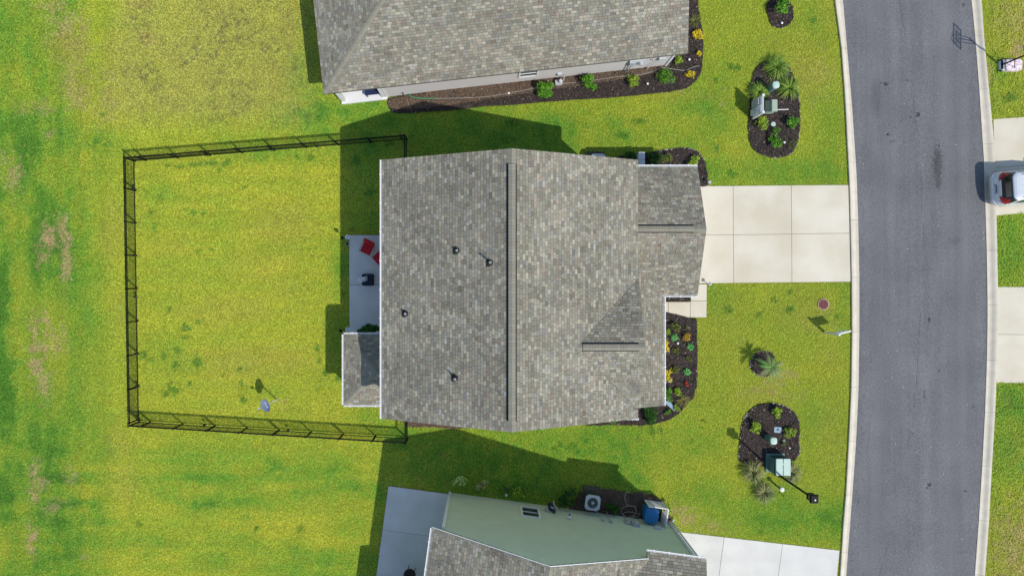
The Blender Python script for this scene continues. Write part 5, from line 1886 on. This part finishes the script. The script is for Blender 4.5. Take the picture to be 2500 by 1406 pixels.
MB().tube([(-.33, -.0, .02), (.33, .02, .02)], .025, 8).build('pipe', M['white'], t, local=True)
MB().tube([(.30, .02, .02), (.36, .022, .02)], .034, 8).build('coupling', M['white'], t, local=True)

# slatted rack with meter boxes
b0, b1 = W(1836, 251), W(1836.5, 291)
t = thing('utility_rack', 'white slatted rack with grey meter boxes in the upper island bed', 'rack', ((b0.x + b1.x) / 2, (b0.y + b1.y) / 2, 0))
for y in (b0.y, b1.y):
    MB().box((b0.x, y, .78), (.09, .09, 1.58)).build('post', M['white'], t)
    MB().box((b0.x, y, 1.59), (.12, .12, .04)).build('post_cap', M['white'], t)
for k in range(9):
    MB().box((b0.x, (b0.y + b1.y) / 2, .22 + k * .165), (.03, abs(b0.y - b1.y) - .09, .10)).build('slat', M['white'], t)
for (dy, z, sy, sz, mt) in ((.20, .62, .34, .40, 'grey_box'), (-.20, .50, .34, .48, 'light_metal'), (.20, 1.12, .36, .44, 'grey_box'), (-.22, 1.10, .34, .40, 'light_metal')):
    MB().box((b0.x - .11, (b0.y + b1.y) / 2 + dy, z), (.16, sy, sz)).build('meter_box', M[mt], t)
b = W(1887, 304, .05)
t = thing('valve_cover', 'pale green round valve cover among bushes in the upper island bed', 'cover', (b.x, b.y, .05))
MB().lathe([(.13, -.05), (.14, .05), (.12, .07)], (0, 0, 0), 18).build('rim', M['util_pale'], t, local=True)
MB().box((0, 0, .075), (.06, .03, .02)).build('grip', M['util_pale'], t, local=True)


def garden_light(px, py, label, hh=.35, head=M['white']):
    b = W(px, py, hh)
    t = thing('garden_light', label, 'garden light', (b.x, b.y, 0), 'garden lights')
    MB().tube([(0, 0, -.03), (0, 0, hh)], .012, 6).build('stake', M['dark_plastic'], t, local=True)
    MB().lathe([(.03, 0), (.065, .03), (.06, .06), (.02, .08)], (0, 0, hh - .03), 12).build('lamp_head', head, t, local=True)
    return t


garden_light(1915, 348, 'white garden light at the lower end of the upper island bed')
garden_light(1655, 838, 'white garden light between rosettes in the front bed', .25)
garden_light(1634, 930, 'white garden light beside the lower yellow bush', .25)
garden_light(1581, 205, 'white garden light between shrubs in the grey house bed', .2)
garden_light(1683, 146, 'white garden light near the right corner of the grey house', .2)
garden_light(1242, 228, 'white garden light left of the largest shrub by the grey house', .1)
garden_light(1909, 57, 'white garden light in the small round bed at the top edge', .2)

# driveway lights
for (px, py, lb) in ((1730, 693, 'grey bollard light at the lower driveway corner by the walk'), (1729, 446, 'grey bollard light at the upper driveway corner by the garage')):
    b = W(px, py, .2)
    t = thing('path_light', lb, 'garden light', (b.x, b.y, 0), 'driveway lights')
    MB().tube([(0, 0, -.03), (0, 0, .42)], .02, 8).build('post', M['grey_box'], t, local=True)
    MB().lathe([(.04, .0), (.09, .02), (.10, .05), (.03, .10)], (0, 0, .40), 14).build('lamp_head', M['grey_box'], t, local=True)

# splash block
b = W(1637, 989)
t = thing('splash_block', 'blue grey plastic splash block at the lower end of the porch gutter', 'splash block', (b.x, b.y, .04))
m = MB()
m.box((0, 0, .03), (.72, .22, .05), -.72)
m.build('tray', M['slab_blue'], t, local=True)
Rz = Matrix.Rotation(-.72, 3, 'Z')
for s in (-.1, .1):
    MB().box(Rz @ Vector((0, s, .07)), (.72, .02, .05), -.72).build('rim', M['slab_blue'], t, local=True)

# lower island bed
b = W(1876, 1069, .2)
t = thing('utility_pedestal', 'green utility pedestal with a rounded pale cap in the lower island bed', 'pedestal', (b.x, b.y, 0))
MB().rbox((0, 0, .42), (.34, .36, .86), 0, .04).build('body', M['util_green'], t, local=True)
MB().rbox((.01, 0, .88), (.38, .40, .10), 0, .05, crown=.02).build('cap', M['util_pale'], t, local=True)
b = W(1897, 1048)
t = thing('handhole_lid', 'flat blue grey utility lid set in the mulch of the lower island bed', 'lid', (b.x, b.y, .06))
MB().rbox((0, 0, .02), (.43, .34, .06), -.08, .03).build('lid', M['slab_blue'], t, local=True)
MB().box((0, .02, .055), (.14, .10, .012), .4).build('lid_mark', M['util_dark'], t, local=True)
b = W(1912, 1074)
t = thing('valve_cover', 'small round pale cap beside the rounded pedestal in the lower island bed', 'cover', (b.x, b.y, .06))
MB().lathe([(.075, -.05), (.085, .05), (.07, .07)], (0, 0, 0), 14).build('rim', M['util_pale'], t, local=True)
MB().box((0, 0, .075), (.04, .02, .015)).build('grip', M['util_pale'], t, local=True)

# transformer
z1 = .95
x0, y1 = W(1871, 1108)[:2]
t = thing('transformer', 'large green box transformer with a pale two leaf top in the lower island bed', 'transformer', (x0 + .5, y1 - .5, 0))
MB().box((x0 + .46, y1 - .47, .05), (1.06, 1.06, .12)).build('pad', M['util_green'], t)
MB().box((x0 + .56, y1 - .50, .42), (.80, .86, .72)).build('body', M['util_dark'], t)
MB().box((x0 + .17, y1 - .50, .40), (.14, .84, .62)).build('door', M['util_green'], t)
for k in range(2):
    MB().rbox((x0 + .375 + .41 * k, y1 - .50, .84), (.395, .94, .10), 0, .02).build('top_panel', M['util_pale'], t)
MB().box((x0 + .575, y1 - .50, .86), (.02, .90, .07)).build('top_seam', M['util_dark'], t)
MB().box((x0 + .575, y1 - .32, .895), (.03, .06, .03)).build('latch', M['galv'], t)
b = W(1922, 1090)
t = thing('marker_stake', 'short marker stake with a pinkish cap at the right of the lower island bed', 'marker', (b.x, b.y, 0))
MB().tube([(0, 0, 0), (0, 0, .30)], .02, 6).build('stake', M['terracotta'], t, local=True)
MB().lathe([(.035, .0), (.045, .03), (.02, .05)], (0, 0, .29), 10).build('cap', M['pink'], t, local=True)

# white topped post
p = W(1896, 1185)
t = thing('marker_post', 'grey post with a round white top among the blond grasses', 'post', (p.x, p.y, 0))
MB().tube([(0, 0, -.05), (0, 0, .70)], .055, 10).build('post', M['util_green'], t, local=True)
MB().lathe([(.10, .0), (.12, .03), (.12, .07), (.05, .10)], (0, 0, .68), 18).build('cap', M['white'], t, local=True)
b = W(1909, 1207)
t = thing('sprinkler_head', 'small dark sprinkler riser below the white topped post', 'sprinkler', (b.x, b.y, 0))
MB().tube([(0, 0, -.05), (0, 0, .22)], .018, 6).build('riser', M['black_metal'], t, local=True)
MB().lathe([(.03, 0), (.035, .05), (.01, .07)], (0, 0, .2), 8).build('nozzle', M['black_metal'], t, local=True)

# lamp post
base = W(1894, 1154)
t = thing('street_lamp', 'black street lamp post with a square head leaning over the lawn', 'street lamp', (base.x, base.y, 0))
LH = 4.55
MB().lathe([(.16, 0), (.16, .06), (.10, .12), (.09, .5), (.075, .55)], (0, 0, 0), 12).build('base', M['black_metal'], t, local=True)
MB().tube([(0, 0, .4), (0, 0, LH - .55)], [.062, .05], 10).build('post', M['black_metal'], t, local=True)
m = MB()
for (sx, sy) in ((-1, -1), (1, -1), (1, 1), (-1, 1)):
    m.box((sx * .14, sy * .14, LH - .28), (.025, .025, .46))
m.box((0, 0, LH - .52), (.32, .32, .04))
m.build('lantern_frame', M['black_metal'], t, local=True)
MB().box((0, 0, LH - .28), (.25, .25, .40)).build('lantern_glass', M['glass'], t, local=True)
MB().box((0, 0, LH - .02), (.44, .44, .08), taper=.75).build('hood', M['black_metal'], t, local=True)
MB().box((.0, -.02, LH + .045), (.07, .07, .06)).build('photocell', M['white'], t, local=True)

# manhole
b = W(2010, 743)
t = thing('manhole_cover', 'round red brown cover set flush in the front lawn', 'manhole cover', (b.x, b.y, 0))
MB().lathe([(.30, -.04), (.32, .0), (.32, .025), (.285, .03)], (0, 0, 0), 28).build('frame', M['terracotta'], t, local=True)
MB().lathe([(.28, -.04), (.28, .034), (.27, .04)], (0, 0, 0), 28).build('cover', M['brick_red'], t, local=True)
for k in range(6):
    a = k * math.pi / 3
    MB().box((math.cos(a) * .15, math.sin(a) * .15, .045), (.16, .03, .012), a).build('rib', M['brick_red'], t, local=True)

# yard sign
base = W(2013.5, 811)
top = 1.55
t = thing('yard_sign', 'white post with an arm and hanging sign panel at the kerb lawn', 'sign', (base.x, base.y, 0))
MB().box((0, 0, top / 2), (.10, .10, top + .06)).build('post', M['white'], t, local=True)
MB().box((0, 0, top + .05), (.14, .14, .05), taper=.5).build('post_cap', M['white'], t, local=True)
e = W(2078, 808, 1.42) - base
d = Vector((e.x, e.y, 0))
L = d.length
ang = math.atan2(d.y, d.x)
MB().box((d.x / 2, d.y / 2, 1.40), (L, .07, .08), ang).build('arm', M['white'], t, local=True)
MB().box((d.x * .54, d.y * .54, 1.0), (L * .80, .03, .58), ang).build('sign_panel', M['white'], t, local=True)
for k in (.25, .85):
    MB().tube([(d.x * k, d.y * k, 1.38), (d.x * k, d.y * k, 1.27)], .008, 5).build('hanger', M['galv'], t, local=True)

# ------------------------------------------------------------------ basketball hoop
base = W(2441, 161)
t = thing('basketball_hoop', 'portable basketball hoop facing the road with a pink and white base', 'basketball hoop', (base.x, base.y, 0))
MB().rbox((.62, -.02, .14), (.95, .66, .26), .0, .06).build('base_tank', M['pink'], t, local=True)
MB().rbox((.06, -.02, .09), (.32, .62, .16), .0, .04).build('base_nose', M['light_metal'], t, local=True)
MB().box((.0, 0, .12), (.14, .5, .12)).build('axle', M['black_metal'], t, local=True)
for y in (-.3, .27):
    MB().lathe([(.09, -.03), (.09, .03)], (-.02, y, .09), 12, Matrix.Rotation(math.pi / 2, 3, 'X')).build('wheel', M['tyre'], t, local=True)
PH = 2.95
MB().tube([(0, 0, .1), (0, 0, PH)], .045, 10).build('pole', M['black_metal'], t, local=True)
MB().tube([(.62, -.2, .26), (0, 0, 1.1)], .02, 6).build('strut', M['black_metal'], t, local=True)
MB().tube([(.62, .2, .26), (0, 0, 1.1)], .02, 6).build('strut', M['black_metal'], t, local=True)
for z in (2.75, 3.15):
    MB().tube([(0, .06, z - .25), (-.55, .10, z + .05)], .022, 6).build('arm', M['black_metal'], t, local=True)
    MB().tube([(0, -.06, z - .25), (-.55, -.10, z + .05)], .022, 6).build('arm', M['black_metal'], t, local=True)
bx = -.58
bd = MB()
for (y, z, sy, sz) in ((-.55, 3.25, .05, .80), (.55, 3.25, .05, .80), (0, 2.87, 1.05, .05), (0, 3.63, 1.05, .05), (-.24, 3.13, .035, .46), (.24, 3.13, .035, .46), (0, 3.35, .48, .035)):
    bd.box((bx, y, z), (.035, sy, sz))
bd.build('backboard_frame', M['black_metal'], t, local=True)


def clear_glass():
    m = bpy.data.materials.new('clear_acrylic')
    m.use_nodes = True
    b = m.node_tree.nodes["Principled BSDF"]
    b.inputs["Base Color"].default_value = (.9, .93, .95, 1)
    b.inputs["Roughness"].default_value = .05
    b.inputs["Alpha"].default_value = .16
    return m


M['acrylic'] = clear_glass()
MB().box((bx, 0, 3.25), (.012, 1.05, .72)).build('backboard', M['acrylic'], t, local=True)
rim = [(bx - .26 + .22 * math.cos(2 * math.pi * i / 20), .22 * math.sin(2 * math.pi * i / 20), 3.0) for i in range(21)]
MB().tube(rim, .013, 6, cap=False).build('rim', M['black_metal'], t, local=True)
net = MB()
for k in range(12):
    a = 2 * math.pi * k / 12
    net.tube([(bx - .26 + .21 * math.cos(a), .21 * math.sin(a), 3.0), (bx - .26 + .13 * math.cos(a + .3), .13 * math.sin(a + .3), 2.62)], .004, 3)
net.build('net', M['white'], t, local=True)


# ------------------------------------------------------------------ car
def car():
    c = W(2421, 463, .6)
    t = thing('parked_car', 'silver estate car with a dark rear window backed up to the kerb', 'car', (c.x, c.y, 0))

    def outline(x0, x1, hw, rc0, rc1, z, bow=0.0, n=8):
        pts = []
        for (cx, cy, a0, rc) in ((x1 - rc1, hw - rc1, 0, rc1), (x0 + rc0, hw - rc0, 90, rc0), (x0 + rc0, -(hw - rc0), 180, rc0), (x1 - rc1, -(hw - rc1), 270, rc1)):
            for k in range(n + 1):
                a = math.radians(a0 + 90 * k / n)
                x, y = cx + rc * math.cos(a), cy + rc * math.sin(a)
                if x < x0 + .8:
                    x += bow * (y / hw) ** 2 * max(0, 1 - (x - x0) / .8)
                pts.append((x, y, z))
        return pts

    def loft(name, levels, material, cap_top=True, cap_bot=False, parent=t):
        n = len(levels[0])
        vs = [p for l in levels for p in l]
        fs = []
        for l in range(len(levels) - 1):
            for i in range(n):
                j = (i + 1) % n
                fs.append((l * n + i, l * n + j, (l + 1) * n + j, (l + 1) * n + i))
        if cap_top:
            fs.append(tuple(range((len(levels) - 1) * n, len(levels) * n)))
        if cap_bot:
            fs.append(tuple(reversed(range(n))))
        m = MB().add(vs, fs)
        return m.build(name, material, parent, local=True, smooth=False)
    L = 4.75
    body = loft('body', [outline(.10, L - .1, .88, .3, .35, .24, .10), outline(.03, L, .93, .34, .42, .42, .13), outline(.0, L, .95, .36, .45, .62, .13), outline(.03, L - .05, .95, .36, .45, .74, .13), outline(.09, L - .15, .94, .36, .45, .86, .12), outline(.14, L - .35, .92, .36, .45, 1.0, .11), outline(.17, L - .5, .89, .34, .4, 1.06, .10)], M['silver'])
    loft('rear_bumper', [outline(-.02, .6, .90, .3, .05, .40, .13), outline(-.05, .6, .93, .32, .05, .50, .14), outline(-.05, .6, .94, .32, .05, .60, .14), outline(.0, .6, .94, .32, .05, .66, .14)], M['silver'])
    loft('window_band', [outline(.17, 3.75, .88, .30, .35, 1.05, .10), outline(.24, 3.5, .845, .28, .35, 1.25, .09), outline(.36, 3.15, .79, .26, .35, 1.50, .08), outline(.44, 2.95, .745, .25, .35, 1.60, .08)], M['car_glass'])
    roof_ = loft('roof', [outline(.40, 2.98, .765, .26, .35, 1.585, .08), outline(.44, 2.93, .755, .26, .35, 1.63, .08), outline(.55, 2.8, .69, .24, .3, 1.675, .07), outline(.75, 2.6, .55, .22, .3, 1.70, .05)], M['silver'])
    for y in (-.33, 0, .33):
        MB().box((1.7, y, 1.70), (1.7, .10, .016)).build('roof_rib', M['silver'], t, local=True)
    for s in (-1, 1):
        MB().tube([(.85, s * .62, 1.68), (.95, s * .63, 1.74), (2.5, s * .63, 1.74), (2.6, s * .62, 1.68)], .02, 6).build('roof_rail', M['galv'], t, local=True)
        # pillars
        for (x0, x1, w) in ((.62, .72, .10), (1.75, 1.65, .09), (2.9, 2.55, .09)):
            p0, p1 = Vector((x0, s * .875, 1.06)), Vector((x1, s * .765, 1.60))
            m = MB().add([p0 + Vector((-w, .012 * s, 0)), p0 + Vector((w, .012 * s, 0)), p1 + Vector((w, .012 * s, 0)), p1 + Vector((-w, .012 * s, 0)), p0 + Vector((-w, -.02 * s, 0)), p0 + Vector((w, -.02 * s, 0)), p1 + Vector((w, -.02 * s, 0)), p1 + Vector((-w, -.02 * s, 0))], [(0, 1, 2, 3), (7, 6, 5, 4), (0, 4, 5, 1), (1, 5, 6, 2), (2, 6, 7, 3), (3, 7, 4, 0)])
            m.build('pillar', M['silver'], t, local=True)
        # tail lamp curving round the rear glass corner
        m = MB()
        vs, fs = [], []
        K = 8
        zs = (.98, 1.06, 1.16, 1.28, 1.42, 1.55)
        for z in zs:
            x0 = float(np.interp(z, [.98, 1.05, 1.25, 1.50, 1.60], [.13, .17, .24, .36, .44]))
            hw = float(np.interp(z, [.98, 1.05, 1.25, 1.50, 1.60], [.905, .88, .845, .79, .745]))
            rc, bow = .29, .10
            yi = float(np.interp(z, [.98, 1.06, 1.28, 1.55], [.40, .46, .63, .72]))
            for k in range(K + 1):
                y = yi + (hw - .015 - yi) * k / K
                x = x0 + bow * (y / hw) ** 2
                if y > hw - rc:
                    x += rc - math.sqrt(max(0, rc * rc - (y - (hw - rc)) ** 2))
                vs.append((x - .022, s * (y + .006), z))
        for i in range(len(zs) - 1):
            for k in range(K):
                q = (i * (K + 1) + k, i * (K + 1) + k + 1, (i + 1) * (K + 1) + k + 1, (i + 1) * (K + 1) + k)
                fs.append(q if s < 0 else tuple(reversed(q)))
        m.add(vs, fs).build('tail_lamp', M['tail_red'], t, local=True)
        MB().box((3.05, s * 1.0, 1.12), (.12, .2, .14)).build('door_mirror', M['silver'], t, local=True)
        MB().box((1.55, s * .955, .90), (.18, .03, .03)).build('door_handle', M['silver'], t, local=True)
        MB().box((2.55, s * .955, .90), (.18, .03, .03)).build('door_handle', M['silver'], t, local=True)
        for x in (.95, 3.80):
            w = MB().lathe([(.20, -.11), (.31, -.11), (.335, -.07), (.335, .07), (.31, .11), (.20, .11)], (x, s * .82, .335), 22, Matrix.Rotation(math.pi / 2, 3, 'X')).build('wheel', M['tyre'], t, local=True)
            MB().lathe([(.20, -.10), (.20, .10), (.08, .115)], (x, s * .83, .335), 16, Matrix.Rotation(-s * math.pi / 2, 3, 'X')).build('rim', M['galv'], w, local=True)
        MB().box((4.62, s * .68, .72), (.16, .34, .16)).build('headlight', M['light_metal'], t, local=True)
    m = MB().box((.055, 0, .86), (.03, .44, .02)).box((.05, -.23, .79), (.03, .02, .14)).box((.05, .23, .79), (.03, .02, .14))
    m.build('plate_recess', M['dark_plastic'], t, local=True)
    MB().box((.05, 0, .78), (.02, .36, .11)).build('number_plate', M['light_metal'], t, local=True)
    MB().tube([(.24, -.05, 1.12), (.33, .30, 1.26)], .012, 5).build('rear_wiper', M['dark_plastic'], t, local=True)
    t.rotation_euler = (0, 0, math.radians(3.5))


car()


# ------------------------------------------------------------------ small things by the grey house
b = W(914, 222, .5)
t = thing('porch_bench', 'dark navy bench under the porch roof of the grey house', 'bench', (b.x, b.y, .12))
MB().box((0, 0, .42), (1.05, .45, .05)).build('seat', M['dark_blue'], t, local=True)
MB().box((0, .23, .70), (1.05, .05, .50)).build('backrest', M['dark_blue'], t, local=True)
for (x, y) in ((-.46, -.18), (.46, -.18), (-.46, .18), (.46, .18)):
    MB().box((x, y, .20), (.06, .06, .41)).build('leg', M['navy'], t, local=True)
t.rotation_euler = (0, 0, KA)
b = W(1364, 201, .3)
t = thing('water_pump', 'small grey pump with a bent pipe against the grey house wall', 'pump', (b.x, b.y, .05))
MB().rbox((0, 0, .14), (.42, .30, .28), KA, .03).build('body', M['grey_box'], t, local=True)
MB().lathe([(.10, 0), (.10, .22), (.06, .26)], (.08, .02, .26), 12).build('motor', M['light_metal'], t, local=True)
MB().tube([(.18, .02, .3), (.26, .1, .42), (.30, .30, .62)], .03, 7).build('pipe', M['grey_box'], t, local=True)
